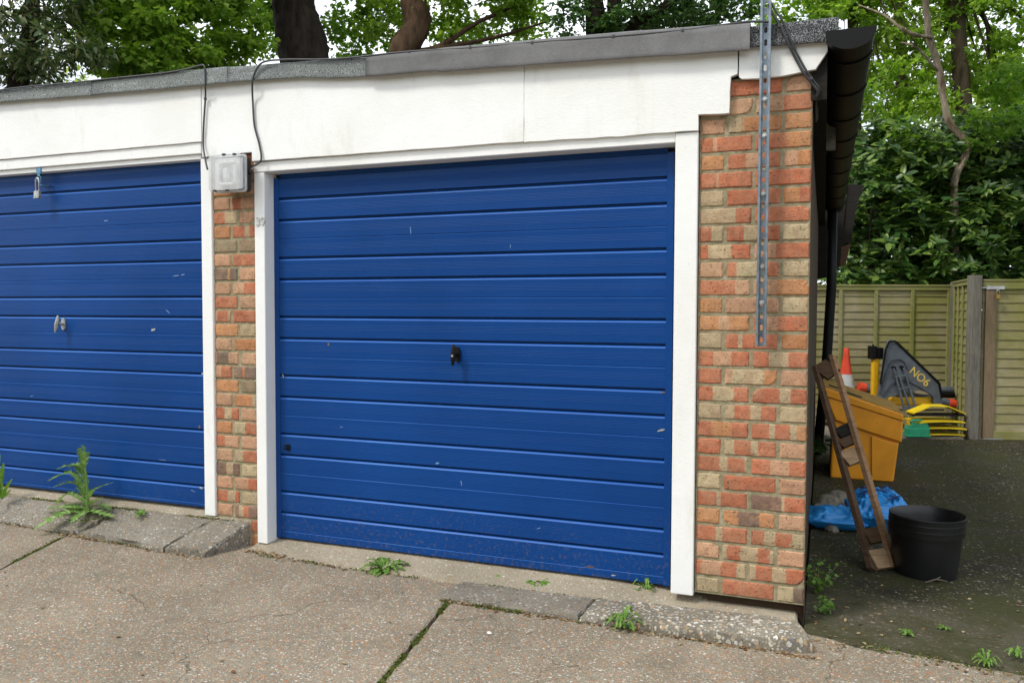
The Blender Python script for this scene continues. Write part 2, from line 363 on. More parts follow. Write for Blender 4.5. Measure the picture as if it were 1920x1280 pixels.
M['moss'] = m_leaf('moss', (.06, .075, .015), (.10, .13, .025), (.17, .2, .04), .2)
M['dry'] = m_leaf('dry_leaf', (.10, .05, .025), (.22, .13, .06), (.45, .36, .2), .2)
M['bark_dark'] = m_bark('dark_bark', (.012, .009, .007), (.045, .034, .026), 7)
M['bark_red'] = m_bark('reddish_bark', (.05, .03, .018), (.12, .075, .045), 9)
M['bark_pale'] = m_bark('pale_bark', (.16, .11, .07), (.60, .50, .38), 8)
M['bark_mid'] = m_bark('brown_bark', (.05, .038, .025), (.11, .085, .055), 8)

# ------------------------------------------------------------------ ground
def yz(y): return -.0845-.0265*min(max(y, 0), 8.3)
def cz(x, y): return -.083+.0122*min(max(-x, 0), 5.5)
def grid_obj(name, xs, ys, zf, mat, thick=0, parent=None, P=None):
    v = []; f = []; nx = len(xs); ny = len(ys)
    for j in range(ny):
        for i in range(nx):
            x, y = (xs[i], ys[j]) if P is None else P(xs[i], ys[j]); v.append((x, y, zf(x, y)))
    for j in range(ny-1):
        for i in range(nx-1): f.append((j*nx+i, j*nx+i+1, (j+1)*nx+i+1, (j+1)*nx+i))
    if thick:
        ring = [i for i in range(nx)]+[j*nx+nx-1 for j in range(1, ny)]+[(ny-1)*nx+i for i in range(nx-2, -1, -1)]+[j*nx for j in range(ny-2, 0, -1)]
        o = len(v)
        for r in ring: v.append((v[r][0], v[r][1], v[r][2]-thick))
        m = len(ring)
        for k in range(m): f.append((ring[k], o+k, o+(k+1) % m, ring[(k+1) % m]))
        f.append(tuple(o+k for k in range(m))[::-1])
    me = bpy.data.meshes.new(name); me.from_pydata(v, [], f); me.materials.append(mat); me.update()
    ob = bpy.data.objects.new(name, me); COL.objects.link(ob)
    if parent: ob.parent = parent
    return ob
lsp = lambda a, b, n: [a+(b-a)*i/(n-1) for i in range(n)]
gxs = [-120, -60, -30, -15, -9]+lsp(-6, 6, 25)+[9, 15, 30, 60, 120]
gys = [-120, -60, -30, -15, -8]+lsp(-5, 12, 35)+[15, 30, 60, 120]
tag(grid_obj('ground', gxs, gys, lambda x, y: (yz(y) if y > 0 else cz(x, y))-.045, M['soil']), kind='structure')
def yardz(x, y): return yz(y)+.006*nz3(x, y, 0, 1.7)+.003*nz3(x, y, 3, 6)-.012*max(0, .35-abs(x-.35))*0
yb = lambda x: -.09-.145*x      # front edge of the yard
def PY(u, v):
    x = -.0+u*9.0; y0 = yb(x); y0 -= .05; return (x, y0+(9.6-y0)*v**1.6)
tag(grid_obj('yard', [i/70 for i in range(71)], [i/110 for i in range(111)], yardz, M['yard'], P=PY), kind='structure')
def slab(name, c, n, m, zf, mat, thick=.05, edge=.004, jag=.004, kind='structure', jf=9, round_=0):
    # patch between four corners (back-left, back-right, front-right, front-left)
    def P(u, v):
        if round_: k = max(0, (u-.86)/.14)**2*round_; v = .45+(v-.45)*(1-k)
        a = [c[0][k]*(1-u)+c[1][k]*u for k in (0, 1)]; b = [c[3][k]*(1-u)+c[2][k]*u for k in (0, 1)]
        x, y = a[0]*(1-v)+b[0]*v, a[1]*(1-v)+b[1]*v
        if min(u, v, 1-u, 1-v) < 1e-6: x += jag*nz3(x, y, 1, jf)+jag*.6*nz3(x, y, 2, 40); y += jag*nz3(x, y, 5, jf)+jag*.6*nz3(x, y, 6, 40)
        return (x, y)
    us = [0, .25/n]+[i/n for i in range(1, n)]+[1-.25/n, 1]; vs = [0, .25/m]+[i/m for i in range(1, m)]+[1-.25/m, 1]
    v = []; f = []
    for j, vv in enumerate(vs):
        for i, uu in enumerate(us):
            x, y = P(uu, vv); z = zf(x, y, uu, vv)+.0025*nz3(x, y, 0, 14)+.0015*nz3(x, y, 0, 50)
            if i in (0, len(us)-1) or j in (0, len(vs)-1): z -= edge*(1+.8*nz3(x, y, 9, 22))
            v.append((x, y, z))
    nx, ny = len(us), len(vs)
    for j in range(ny-1):
        for i in range(nx-1): f.append((j*nx+i, (j+1)*nx+i, (j+1)*nx+i+1, j*nx+i+1))
    ring = [i for i in range(nx)]+[j*nx+nx-1 for j in range(1, ny)]+[(ny-1)*nx+i for i in range(nx-2, -1, -1)]+[j*nx for j in range(ny-2, 0, -1)]
    o = len(v)
    for r in ring: v.append((v[r][0], v[r][1], v[r][2]-thick))
    for k in range(len(ring)): f.append((ring[k], ring[(k+1) % len(ring)], o+(k+1) % len(ring), o+k))
    me = bpy.data.meshes.new(name); me.from_pydata(v, [], f); me.materials.append(mat); me.update()
    ob = bpy.data.objects.new(name, me); COL.objects.link(ob); return tag(ob, kind=kind)
cf = lambda x, y, u, v: cz(x, y)
J1 = lambda y: -1.47-(y+.3)*.15; J2 = lambda y: -3.85-(y+.22)*.38
g_ = .008
slab('forecourt', [(-9, .1), (J2(.1)-g_, .1), (J2(-4)-g_, -4), (-9, -4)], 50, 45, cf, M['court'])
slab('forecourt', [(J2(.1)+g_, .1), (J1(-.1)-.012, -.1), (J1(-4)-g_, -4), (J2(-4)+g_, -4)], 70, 60, cf, M['court'])
slab('forecourt', [(J1(.135)+g_, .135), (9, yb(9)+.005), (9, -4), (J1(-4)+g_, -4)], 120, 60, cf, M['court'])
slab('forecourt', [(-9, -4.02), (9, -4.02), (9, -14), (-9, -14)], 20, 12, cf, M['court'])
# threshold strips and apron ramps
slab('threshold', [(-2.76, .12), (-.03, .12), (-.03, -.095), (-2.76, -.135)], 110, 10, lambda x, y, u, v: -.020-.034*v-.018*max(0, min(1, (x+.9)/.5)), M['thresh'], .07, .010, .008)
slab('apron', [(-1.50, -.115), (-.862, -.12), (-.875, -.33), (-1.545, -.325)], 34, 14, lambda x, y, u, v: -.045-.004*v-.006*(1-u), M['apron'], .055, .008, .010)
slab('apron', [(-.850, -.120), (-.030, -.118), (.038, -.318), (-.862, -.335)], 60, 20, lambda x, y, u, v: -.041+.024*u-.012*max(0, u-.93)*14*abs(v-.4)-.016*max(0, v-.8)*5*(.6+.8*abs(nz3(x, 3, 0, 9))), M['kerbend'], .08, .012, .016, round_=.30)
slab('threshold', [(-5.5, .12), (-2.77, .12), (-2.80, -.006), (-5.5, -.050)], 90, 8, lambda x, y, u, v: .098-.018*v-.012*max(0, u-.9), M['thresh'], .16, .006, .010)
rz_ = lambda x, y, u, v: .072-.088*v**1.15-(.012*(1-u) if x < -3.7 else 0)
slab('apron', [(-5.5, -.063), (-3.62, -.035), (-3.80, -.255), (-5.5, -.19)], 60, 18, rz_, M['apron'], .08, .010, .018)
slab('apron', [(-3.600, -.037), (-3.03, -.028), (-3.11, -.300), (-3.78, -.235)], 34, 18, rz_, M['apron'], .09, .010, .018)
slab('apron', [(-3.010, -.025), (-2.805, -.004), (-2.855, -.27), (-3.09, -.295)], 16, 18, lambda x, y, u, v: .074-.084*v**1.1-.03*max(0, u-.8)*v*2, M['apron'], .13, .010, .016)

# ------------------------------------------------------------------ garage
G = empty('garage', (0, 0, 0), 0, 'white boarded brick garage block with two blue up and over doors', 'garage')
BC = {'R': (.43, .150, .078), 'O': (.46, .215, .095), 'P': (.47, .275, .165), 'B': (.43, .34, .205), 'D': (.17, .115, .085), 'G': (.25, .20, .125)}
def brick_course(mb, x0, x1, z0, spec, yf=0, h=.065):
    w_ = x1-x0
    seg = []; p = 0
    toks = spec.split()
    for t in toks:
        c = t[0]; fr = float(t[1:]) if len(t) > 1 else 1; seg.append((p, p+fr, c)); p += fr
    seg = [(a/p, b/p, c) for a, b, c in seg]
    us = {0, .008/w_ if w_ > .02 else .3, 1, 1-.008/w_}
    for i in range(1, max(3, int(w_/.016))): us.add(i/max(3, int(w_/.016)))
    cuts = [a+e for a, b, c in seg if a > 0 for e in (-.0022/w_, .0022/w_)]
    us = sorted(u for u in us if all(abs(u-c) > .02 for c in cuts) or u in (0, 1))+cuts; us = sorted(set(us))
    vs = [0, .08, .3, .5, .7, .92, 1]; rr = random.random()*50; o = len(mb.v); nx = len(us)
    th_ = random.uniform(-.012, .012)
    def colu(u, z):
        u = min(max(u+.02*nz3(x0, z, rr, 30), 0), 1); c = next((c for a, b, c in seg if a <= u <= b), seg[-1][2]); c = BC[c]
        k = tone*(1+.18*nz3(u*w_*1.0+rr, z, 0, 18)); g_ = .16*max(0, nz3(rr, u*w_, z, 25))
        return (c[0]*k*(1-g_)+.3*g_, (c[1]+th_)*k*(1-g_)+.24*g_, (c[2]+th_*.6)*k*(1-g_)+.15*g_)
    tone = random.uniform(.85, 1.12); yo = random.uniform(-.0015, .0015)
    chip = random.random() < .10 and (random.choice((0, 1)), random.choice((0, 1)))
    for j, v in enumerate(vs):
        for i, u in enumerate(us):
            e = i in (0, nx-1) or j in (0, len(vs)-1)
            x = x0+u*w_; z = z0+v*h
            jx = .0022*nz3(x+rr, z, 1, 45); jz = .0026*nz3(x, z+rr, 2, 40)
            y = yf+yo+.0016*nz3(x+rr, z, 0, 30)
            if e: y += .008; x += jx*1.2; z += jz*1.2
            elif i in (1, nx-2) or j in (1, len(vs)-2): y += .0012+.0012*nz3(x, z, rr, 60); x += jx*.5; z += jz*.5
            if chip:
                dd = math.hypot((u-chip[0])*w_, (v-chip[1])*h)
                if dd < .022+.006*nz3(x, z, rr, 80): y += .006
            mb.v.append((x, y, z)); mb.pc.append(colu(u, z))
    hs_ = random.uniform(-.015, .015)
    for j in range(len(vs)-1):
        for i in range(nx-1):
            uc = (us[i]+us[i+1])/2
            mb.face((o+j*nx+i, o+j*nx+i+1, o+(j+1)*nx+i+1, o+(j+1)*nx+i))
RP = ["R|R|P", "P|P R", "P|B.3 O.7|O", "R.25 P.07 R.68|R.55 O.45", "O|R.35 P.25 R.4|P.5 O.5", "R.33 P.04 R.63|R", "B|R|O.6 R.4", "B.7 R.3|R",
 "R.5 B.5|R.33 B.25 R.42|B", "R.18 B.44 R.38|P.4 R.6", "P|R.2 B.4 R.4|B", "R.7 P.3|P.4 O.6", "O|P|B", "O.4 P.2 O.4|R.1 P.35 R.55", "B|R.25 B.08 R.67|O",
 "R.3 P.35 R.35|R.3 B.35 R.35", "R|P.15 B.6 O.25|P", "R.3 B.4 R.3|R.5 B.2 R.3", "B|B.2 R.3 B.2 R.3|B", "R.28 O.4 R.32|R.33 B.1 R.27 B.12 O.18",
 "R|B.2 R.32 B.13 R.35|P", "R.45 B.15 R.33 B.07|R.35 P.35 R.3", "B|R|P", "R.4 B.08 R.52|D.57 B.05 R.38", "O|O.3 D.4 O.3|P", "R.4 B.12 R.48|R.27 B.2 R.3 B.23",
 "P|B.1 R.25 B.33 R.22 B.1|P", "R.1 P.4 R.3 B.2|B.12 R.3 B.25 R.33", "B|R|B.6 D.4"]
mb = MB()
for k, row in enumerate(RP):
    z0 = (28-k)*.075; parts = row.split('|')
    xs = [(-.4475, -.345), (-.335, -.120), (-.110, -.003)] if len(parts) == 3 else [(-.4475, -.2325), (-.2225, -.003)]
    for (a, b), s in zip(xs, parts):
        if k < 2 and b < -.33: continue
        brick_course(mb, a, b, z0+.002, s)
o = mb.build('brick_pillar', M['brick'], G, attr=True)
tag(o, 'right hand brick pillar in stretcher bond of red and buff bricks')
mb = MB(); mb.box((-.449, .006, -.004), (-.004, .22, 2.175)); mb.build('mortar', M['mortar'], o)
MP = ["P|R", "B|P", "O|P", "P|R.4 P.6", "P.1 R.4 B.5|P", "O|R.55 B.2 R.25", "G|G", "P|R.3 R.7", "D.6 O.1 D.3|P", "P|P.5 R.5", "R|P", "P.2 R.6 P.2|R", "O|B", "P|O", "P.1 D.5 P.4|P", "P.4 R.6|D.4 R.1 D.5",
 "O|G", "P|O.8 B.2", "R.4 B.3 R.3|P", "O|B.5 R.5", "R.4 P.6|P", "P|B.4 R.6", "D.5 B.3 D.3|B", "P|P.6 R.4", "R.5 B.3 R.2|B", "P|D.2 B.2 R.2 D.4", "P|R", "R|O"]
mb = MB()
for k, row in enumerate(MP):
    z0 = .089+.075*(25-k); a, b = row.split('|')
    xm = -2.915 if k % 2 else -2.870
    brick_course(mb, -3.030 if k < 26 else -2.99, xm, z0+.002, a); brick_course(mb, xm+.010, -2.752, z0+.002, b)
o = mb.build('brick_pillar', M['brick'], G, attr=True); tag(o, 'narrow middle brick pillar between the two doors')
mb = MB(); mb.box((-3.029, .006, -.06), (-2.746, .22, 2.04)); mb.build('mortar', M['mortar'], o)

def doorpanel(name, X0, X1, zb, zt, g0, per, yf, nper, parent, last):
    # horizontally ribbed steel panel: real grooves, fine ribs
    led = set(); prof = [(yf+.012, zt+.03), (yf+.012, zt), (yf, zt-.006)]
    def ribs(za, zb2, n=5, amp=.0004):
        zm = (za+zb2)/2; pitch = .0068; z = zm+pitch*(n-1)/2+.004
        for i in range(n):
            prof.append((yf, z+.002)); prof.append((yf-amp, z)); prof.append((yf-amp, z-.0022)); prof.append((yf, z-.0038)); z -= pitch
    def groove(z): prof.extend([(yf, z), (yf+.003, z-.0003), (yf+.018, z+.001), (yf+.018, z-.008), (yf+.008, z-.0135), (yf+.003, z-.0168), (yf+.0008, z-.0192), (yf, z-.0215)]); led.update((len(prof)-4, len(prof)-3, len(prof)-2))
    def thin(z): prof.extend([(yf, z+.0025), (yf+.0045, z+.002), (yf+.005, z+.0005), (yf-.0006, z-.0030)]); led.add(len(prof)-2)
    top = zt-.006; g = g0
    for k in range(nper):
        ribs(top, g, 5, .0011 if k == 0 else .0004); groove(g); ribs(g-.0215, g-.113); groove(g-.113)
        top = g-.1345; ribs(top, g-.2185); thin(g-.22); top = g-.2225; g -= per
    prof.append((yf, zb+.004)); prof.append((yf+.006, zb)); prof.append((yf+.03, zb))
    mb = MB(); nx = 2
    for x in (X0, X1):
        for y, z in prof: mb.v.append((x, y, z))
    n = len(prof)
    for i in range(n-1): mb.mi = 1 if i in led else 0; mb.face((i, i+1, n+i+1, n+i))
    mb.mi = 0; return mb
RV = {}
def make_door(lab, X0, X1, zb, zt, g0, per, yf, st, riv):
    mb = doorpanel('panel', X0+st, X1-st, zb, zt, g0, per, yf, 6, G, 0)
    mb.mi = 0
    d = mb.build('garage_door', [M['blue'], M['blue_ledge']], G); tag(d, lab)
    for xa, xb in ((X0, X0+st), (X1-st, X1)):
        m2 = MB(); m2.box((xa, yf-.0035, zb), (xb, yf+.02, zt), bev=.0012)
        s = m2.build('stile', M['blue'], d)
        z = zt-.06; xc = (xa+xb)/2
        while z > zb+.05:
            m3 = MB(); m3.lathe([(.0045, 0), (.004, -.0015), (.002, -.0028), (0, -.003)], (0, 0, 0), 8, Matrix.Rotation(-math.pi/2, 4, 'X') @ Matrix.Scale(-1, 4, (0, 0, 1)))
            if 'rivet' not in RV: RV['rivet'] = q = m3.build('rivet', M['blue'], d, smooth=True)
            else: q = RV['rivet'].copy(); COL.objects.link(q); q.parent = d
            q.location = (xc, yf-.0035, z); z -= .148+random.uniform(-.01, .01)
    m4 = MB(); m4.box((X0-.02, yf+.03, zb+.01), (X1+.02, yf+.04, zt+.06)); m4.build('backing', M['stain'], d)
    return d
DR = make_door('right hand blue ribbed door with a black handle', -2.6835, -.5675, -.016, 1.905, 1.803, .3118, .07, .030, 0)
DL = make_door('left hand blue ribbed door with a steel handle and hasp', -5.23, -3.085, .108, 2.03, 1.913, .3127, .045, .008, 0)
# frames
def framebox(name, a, b, lab=None, bev=.003):
    mb = MB(); mb.box(a, b, bev=bev); o = mb.build(name, M['white'], G)
    if lab: o['label'] = lab
    return o
framebox('door_jamb', (-2.748, -.010, -.032), (-2.6835, .095, 1.927))
framebox('door_jamb', (-.549, -.018, -.016), (-.453, .095, 1.966))
framebox('door_head', (-2.748, -.014, 1.9275), (-.5495, .095, 1.979))
framebox('door_jamb', (-3.098, -.012, .084), (-3.026, .08, 2.02))
framebox('door_head', (-5.4, -.020, 2.047), (-3.085, .02, 2.1075), 'upper moulding of the left door head')
framebox('door_head', (-5.4, -.006, 2.020), (-3.099, .07, 2.0465), 'lower stepped moulding of the left door head')
framebox('door_jamb', (-5.31, -.012, .084), (-5.24, .08, 2.02))
# fascia boards with slightly wavy lower edges
def board(name, poly, y0, y1, mat, parent, lab=None, step=.04, amp=.0012, seed=0):
    out = []
    n = len(poly)
    for i in range(n):
        a, b = poly[i], poly[(i+1) % n]; L = math.hypot(b[0]-a[0], b[1]-a[1]); k = max(1, int(L/step))
        for j in range(k):
            t = j/k; x, z = a[0]+(b[0]-a[0])*t, a[1]+(b[1]-a[1])*t
            if j: x += amp*nz3(x, z, seed, 12); z += amp*nz3(x, z, seed+3, 12)*1.5
            out.append((x, z))
    mb = MB(); mb.prism(out[::-1], y0, y1); o = mb.build(name, mat, parent)
    bm_ = o.modifiers.new('bevel', 'BEVEL'); bm_.width = .001; bm_.segments = 1; bm_.limit_method = 'ANGLE'
    if lab: o['label'] = lab
    return o
ft = lambda x: 2.372-.0305*x       # felt top
board('fascia_board', [(-5.6, 2.112), (-3.0735, 2.108), (-3.0735, 2.45), (-5.6, 2.5)], -.030, -.004, M['white'], G, seed=1)
board('fascia_board', [(-3.0715, 2.026), (-2.7455, 2.031), (-2.7455, 2.44), (-3.0715, 2.45)], -.027, -.005, M['white'], G, 'short fascia board above the middle pillar', seed=2)
board('fascia_board', [(-2.7435, 1.983), (-1.2328, 1.977), (-1.2328, 2.40), (-2.7435, 2.43)], -.031, -.004, M['white'], G, seed=3)
board('fascia_board', [(-1.2324, 1.974), (-.4525, 1.968), (-.4525, 2.034), (-.3265, 2.030), (-.3215, 2.178), (-.2955, 2.187), (-.2955, 2.35), (-1.2324, 2.38)], -.029, -.003, M['white'], G, 'fascia board stepped round the top of the brick pillar', amp=.003, step=.025, seed=4)
board('fascia_board', [(-.290, 2.176), (-.279, 2.166), (-.215, 2.161), (-.10, 2.164), (.006, 2.176), (.050, 2.244), (.043, 2.34), (-.290, 2.34)], -.024, -.003, M['white'], G, 'short white end board over the brick pillar with chipped end', amp=.0015, step=.02, seed=5)
# side and back walls, roof
def m_sidewall():
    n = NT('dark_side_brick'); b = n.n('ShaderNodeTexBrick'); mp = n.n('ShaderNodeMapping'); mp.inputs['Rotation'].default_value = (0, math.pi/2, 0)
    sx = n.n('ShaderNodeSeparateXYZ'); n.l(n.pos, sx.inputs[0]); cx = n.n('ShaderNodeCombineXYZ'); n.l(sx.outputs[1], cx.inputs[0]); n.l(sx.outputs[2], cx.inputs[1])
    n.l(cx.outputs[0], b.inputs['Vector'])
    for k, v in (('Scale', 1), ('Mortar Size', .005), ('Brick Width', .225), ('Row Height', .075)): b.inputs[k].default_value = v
    b.inputs['Color1'].default_value = (.075, .034, .020, 1); b.inputs['Color2'].default_value = (.045, .032, .02, 1); b.inputs['Mortar'].default_value = (.045, .042, .026, 1)  # dark brick colours carry the passage's shade as well as moss
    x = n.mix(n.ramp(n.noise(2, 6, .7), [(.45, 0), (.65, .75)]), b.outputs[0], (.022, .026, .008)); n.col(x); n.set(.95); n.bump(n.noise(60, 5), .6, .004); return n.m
M['side'] = m_sidewall()
mb = MB(); mb.box((-.22, .2205, -.35), (-.012, 5.2, 2.25)); tag(mb.build('side_wall', M['side'], G), 'mossy brick side wall under the gutter, its colour darkened for shade')
mb = MB(); mb.box((-.0035, .003, -.12), (-.0025, .2195, 2.17)); mb.box((-.40, .05, -.14), (-.004, .2195, -.005)); mb.build('wall_return', M['side'], G)
mb = MB(); mb.box((-10, 5.0, -.35), (-.225, 5.2, 2.2)); mb.build('back_wall', M['side'], G)
mb = MB(); mb.box((-10, .10, 2.09), (-3.04, .3, 2.2)); mb.box((-2.745, .10, 1.99), (-.45, .3, 2.2)); mb.box((-10, .05, .0), (-5.32, .25, 2.1)); mb.build('lintel', M['stain'], G)
mb = MB(); mb.prism([(-10, 2.45), (.08, 2.26), (.08, 2.34), (-10, 2.53)][::-1], .0, 5.25); tag(mb.build('roof', M['felt_dark'], G), 'flat felted roof')
def felt(name, pts, y0, y1, mat, lab, seed):
    # pts: (x, ztop, zbottom); bellied strip with rolled lower edge
    mb = MB(); n = 0; xs = []
    for (xa, ta, ba), (xb, tb, bb) in zip(pts[:-1], pts[1:]):
        k = max(2, int((xb-xa)/.03))
        for j in range(k): xs.append((xa+(xb-xa)*j/k, ta+(tb-ta)*j/k, ba+(bb-ba)*j/k))
    xs.append(pts[-1])
    prof = [(.05, 1.0), (.012, 1.0), (0, .93), (.002, .7), (.0, .4), (-.003, .15), (-.004, .03), (-.001, 0), (.004, .01), (.006, .2)]
    for x, t, b in xs:
        b += .003*nz3(x, 0, seed, 5)+.0015*nz3(x, 1, seed, 20); t += .002*nz3(x, 2, seed, 6); yy = .005*nz3(x, 3, seed, 3)
        for dy, v in prof: mb.v.append((x, y0+dy+yy*(1-v)+.0015*nz3(x, v, seed, 9), b+(t-b)*v))
    m = len(prof)
    for i in range(len(xs)-1):
        for j in range(m-1): mb.face((i*m+j, i*m+j+1, (i+1)*m+j+1, (i+1)*m+j))
    mb.face(range(m)); mb.face([(len(xs)-1)*m+j for j in range(m)][::-1])
    o = mb.build(name, mat, G, smooth=True); o['label'] = lab; return o
felt('roof_felt', [(-5.7, 2.545, 2.478), (-4.55, 2.514, 2.438), (-3.82, 2.498, 2.412)], -.058, 0, M['felt_mineral'], 'green grey mineral felt edge at the far left', 1)
felt('roof_felt', [(-3.824, 2.498, 2.412), (-3.01, 2.482, 2.393), (-2.87, 2.477, 2.390)], -.062, 0, M['felt_mineral'], 'green grey mineral felt edge above the left door', 2)
felt('roof_felt', [(-2.872, 2.476, 2.392), (-2.4, 2.455, 2.372), (-2.25, 2.448, 2.352), (-2.0, 2.436, 2.340)], -.059, 0, M['felt_mineral'], 'green grey mineral felt edge beside the smooth grey felt', 3)
felt('roof_felt', [(-2.035, 2.436, 2.337), (-1.66, 2.432, 2.325), (-1.64, 2.433, 2.320), (-.9, 2.41, 2.292), (-.245, 2.381, 2.265)], -.070, 0, M['felt_smooth'], 'smooth grey felt strip above the right door', 4)
felt('roof_felt', [(-.26, 2.370, 2.283), (-.1, 2.370, 2.278), (.086, 2.368, 2.268)], -.048, 0, M['felt_dark'], 'dark granular felt corner above the brick pillar', 5)
mb = MB(); mb.box((.0835, -.046, 2.262), (.0885, 5.2, 2.366)); mb.build('side_felt', M['felt_dark'], G)

# gutter
gl, gr = at(1548, 60, -.10), at(1643, 48, -.10)
gw = (gr.x-gl.x)/2; gxc = (gl.x+gr.x)/2; gz = 2.405; print('gutter', gw, gxc, gl.z, gr.z); gz = (gl.z+gr.z)/2
def halfprof(r, d, n=14, t=0): return [(gxc-(r)*math.cos(math.pi*i/n), gz-(d)*math.sin(math.pi*i/n)**.9+t) for i in range(n+1)]
def trough(y0, y1, r, d, thick, fall=0):
    mb = MB(); a = halfprof(r, d); b = halfprof(r-thick, d-thick)[::-1]; n = len(a)+len(b)
    p = a+b
    for y in (y0, y1): mb.v += [(x, y, z-fall*y) for x, z in p]
    for i in range(n): mb.face((i, (i+1) % n, n+(i+1) % n, n+i))
    mb.face(range(n)[::-1]); mb.face(range(n, 2*n)); return mb
g = trough(-.095, 5.3, gw, .075, .004, .006).build('gutter', M['black'], G, smooth=True, autos=40); g['label'] = 'black half round plastic gutter along the side wall'
mb = MB(); p = halfprof(gw+.002, .078); mb.prism(p[::-1], -.104, -.0955); mb.build('end_cap', M['black'], g)
for y in (.10, .62, 1.15, 1.7, 2.25, 2.85, 3.5, 4.2, 4.9): trough(y, y+.04, gw+.006, .082, .004, .006).build('bracket', M['black'], g, smooth=True, autos=40)
mb = MB(); mb.box((-.01, 0.0, 2.06), (.05, 5.2, 2.262)); mb.build('gutter_board', M['wood_black'], G)
# downpipe
a = at(1559, 500, 5.1); b = at(1549, 690, 5.1); c = at(1528, 890, 5.1); a.z = gz-.1
mb = MB(); mb.tube([a, at(1559, 535, 5.1), b, c], .048, 12); mb.build('downpipe', M['black'], G, smooth=True)
pv = at(1557, 245, 1.35)
mb = MB(); mb.box((pv.x-.03, 1.33, 2.10), (pv.x+.028, 1.36, 2.33)); tag(mb.build('bracket_board', simple('pale_board', (.12, .115, .08), .8, dirt=.5), G), 'pale weathered board fixed below the gutter')

# handles
def handle(parent, c, mat, tilt, blk):
    m3 = MB(); x, y, z = c; pts = []
    for i in range(20):
        th = 2*math.pi*i/20; pts.append((x+.016+.0155*math.copysign(abs(math.cos(th))**.7, math.cos(th)), z+.036*math.copysign(abs(math.sin(th))**.7, math.sin(th))))
    m3.prism(pts, y-.010, y-.0005)
    m3.tube([(x+.015, y-.010, z), (x+.015, y-.045, z)], [.011, .008], 14); rot = Matrix.Rotation(tilt, 3, 'Y')
    prof = [(.052, .004), (.045, .008), (.02, .0115), (0, .013), (-.02, .0115), (-.045, .008), (-.052, .004)]
    o = len(m3.v); n = 10
    for zz, r in prof:
        for k in range(n):
            th = 2*math.pi*k/n; p = rot @ Vector((r*math.cos(th), r*.75*math.sin(th), zz)); m3.v.append((x+.015+p.x, y-.052+p.y, z+p.z))
    for i in range(len(prof)-1):
        for k in range(n): m3.face((o+i*n+k, o+i*n+(k+1) % n, o+(i+1)*n+(k+1) % n, o+(i+1)*n+k))
    m3.face([o+k for k in range(n)]); m3.face([o+(len(prof)-1)*n+k for k in range(n)][::-1])
    m3.mi = 1; m3.tube([(x+.015, y-.060, z-.004), (x+.015, y-.064, z-.004)], .006, 12)
    return m3.build('handle', [mat, M['bolt']], parent, smooth=True, autos=45)
p = at(853, 664, .07); hh = handle(DR, (p.x, .070, p.z), M['black'], R(3), 1); hh['label'] = 'black turn handle'
p = at(117, 607, .045); hh = handle(DL, (p.x, .045, p.z), M['steel'], R(14), 0); hh['label'] = 'worn steel turn handle'
p = at(541, 838, .07); mb = MB(); mb.tube([(p.x-.006, .068, p.z+.012), (p.x-.014, .052, p.z+.008), (p.x-.014, .050, p.z-.006), (p.x-.006, .068, p.z-.012)], .0035, 8)
mb.box((p.x-.01, .0625, p.z-.017), (p.x+.012, .0655, p.z+.017), bev=.001); mb.build('staple', M['black'], DR)
def scuff(par, px, py, Y, L_, H, ang, c):
    p = at(px, py, Y-.0006); k = 9; v = []
    for i in range(k*2):
        a = math.pi*i/k; r = 1+.6*nz3(px, py, i, .9); x = L_*math.cos(a)*r/2; z = H*math.sin(a)*r/2; v.append((x*math.cos(ang)-z*math.sin(ang), x*math.sin(ang)+z*math.cos(ang)))
    m = MB(); m.prism(v[::-1], -.0008, .0002); o = m.build('paint_scuff', c, par); o.location = p
sc1 = simple('scraped_paint', (.15, .25, .45), .6, var=.4, scale=90); sc2 = simple('dropping', (.36, .36, .33), .8, var=.4, scale=90); sc3 = simple('rusty_spot', (.16, .09, .05), .9, var=.4, scale=90)
for a in ((330, 517, .05, .006, .1, sc1), (343, 515, .03, .006, .2, sc1), (315, 584, .035, .004, -.6, sc1), (287, 618, .03, .014, .2, sc2), (199, 414, .03, .006, 0, sc1), (377, 914, .02, .012, 0, sc2), (362, 920, .035, .003, -.3, sc1), (374, 800, .012, .02, 0, sc3), (380, 700, .02, .008, .5, sc2), (305, 862, .05, .003, 0, sc1), (60, 742, .03, .004, .3, sc1)): scuff(DL, a[0], a[1], .045, a[2], a[3], a[4], a[5])
for a in ((616, 645, .012, .014, 0, sc3), (957, 462, .004, .018, 0, sc1), (1104, 1062, .04, .006, .1, sc3), (1150, 1078, .02, .006, .1, sc2), (770, 432, .004, .04, .1, sc1), (531, 705, .006, .02, .4, sc2), (1243, 735, .012, .01, 0, sc3), (1240, 806, .03, .008, .3, sc2), (865, 905, .004, .025, .2, sc1), (820, 868, .02, .008, .2, sc1), (1010, 990, .02, .003, .3, sc1), (640, 800, .02, .003, .1, sc1)): scuff(DR, a[0], a[1], .07, a[2], a[3], a[4], a[5])
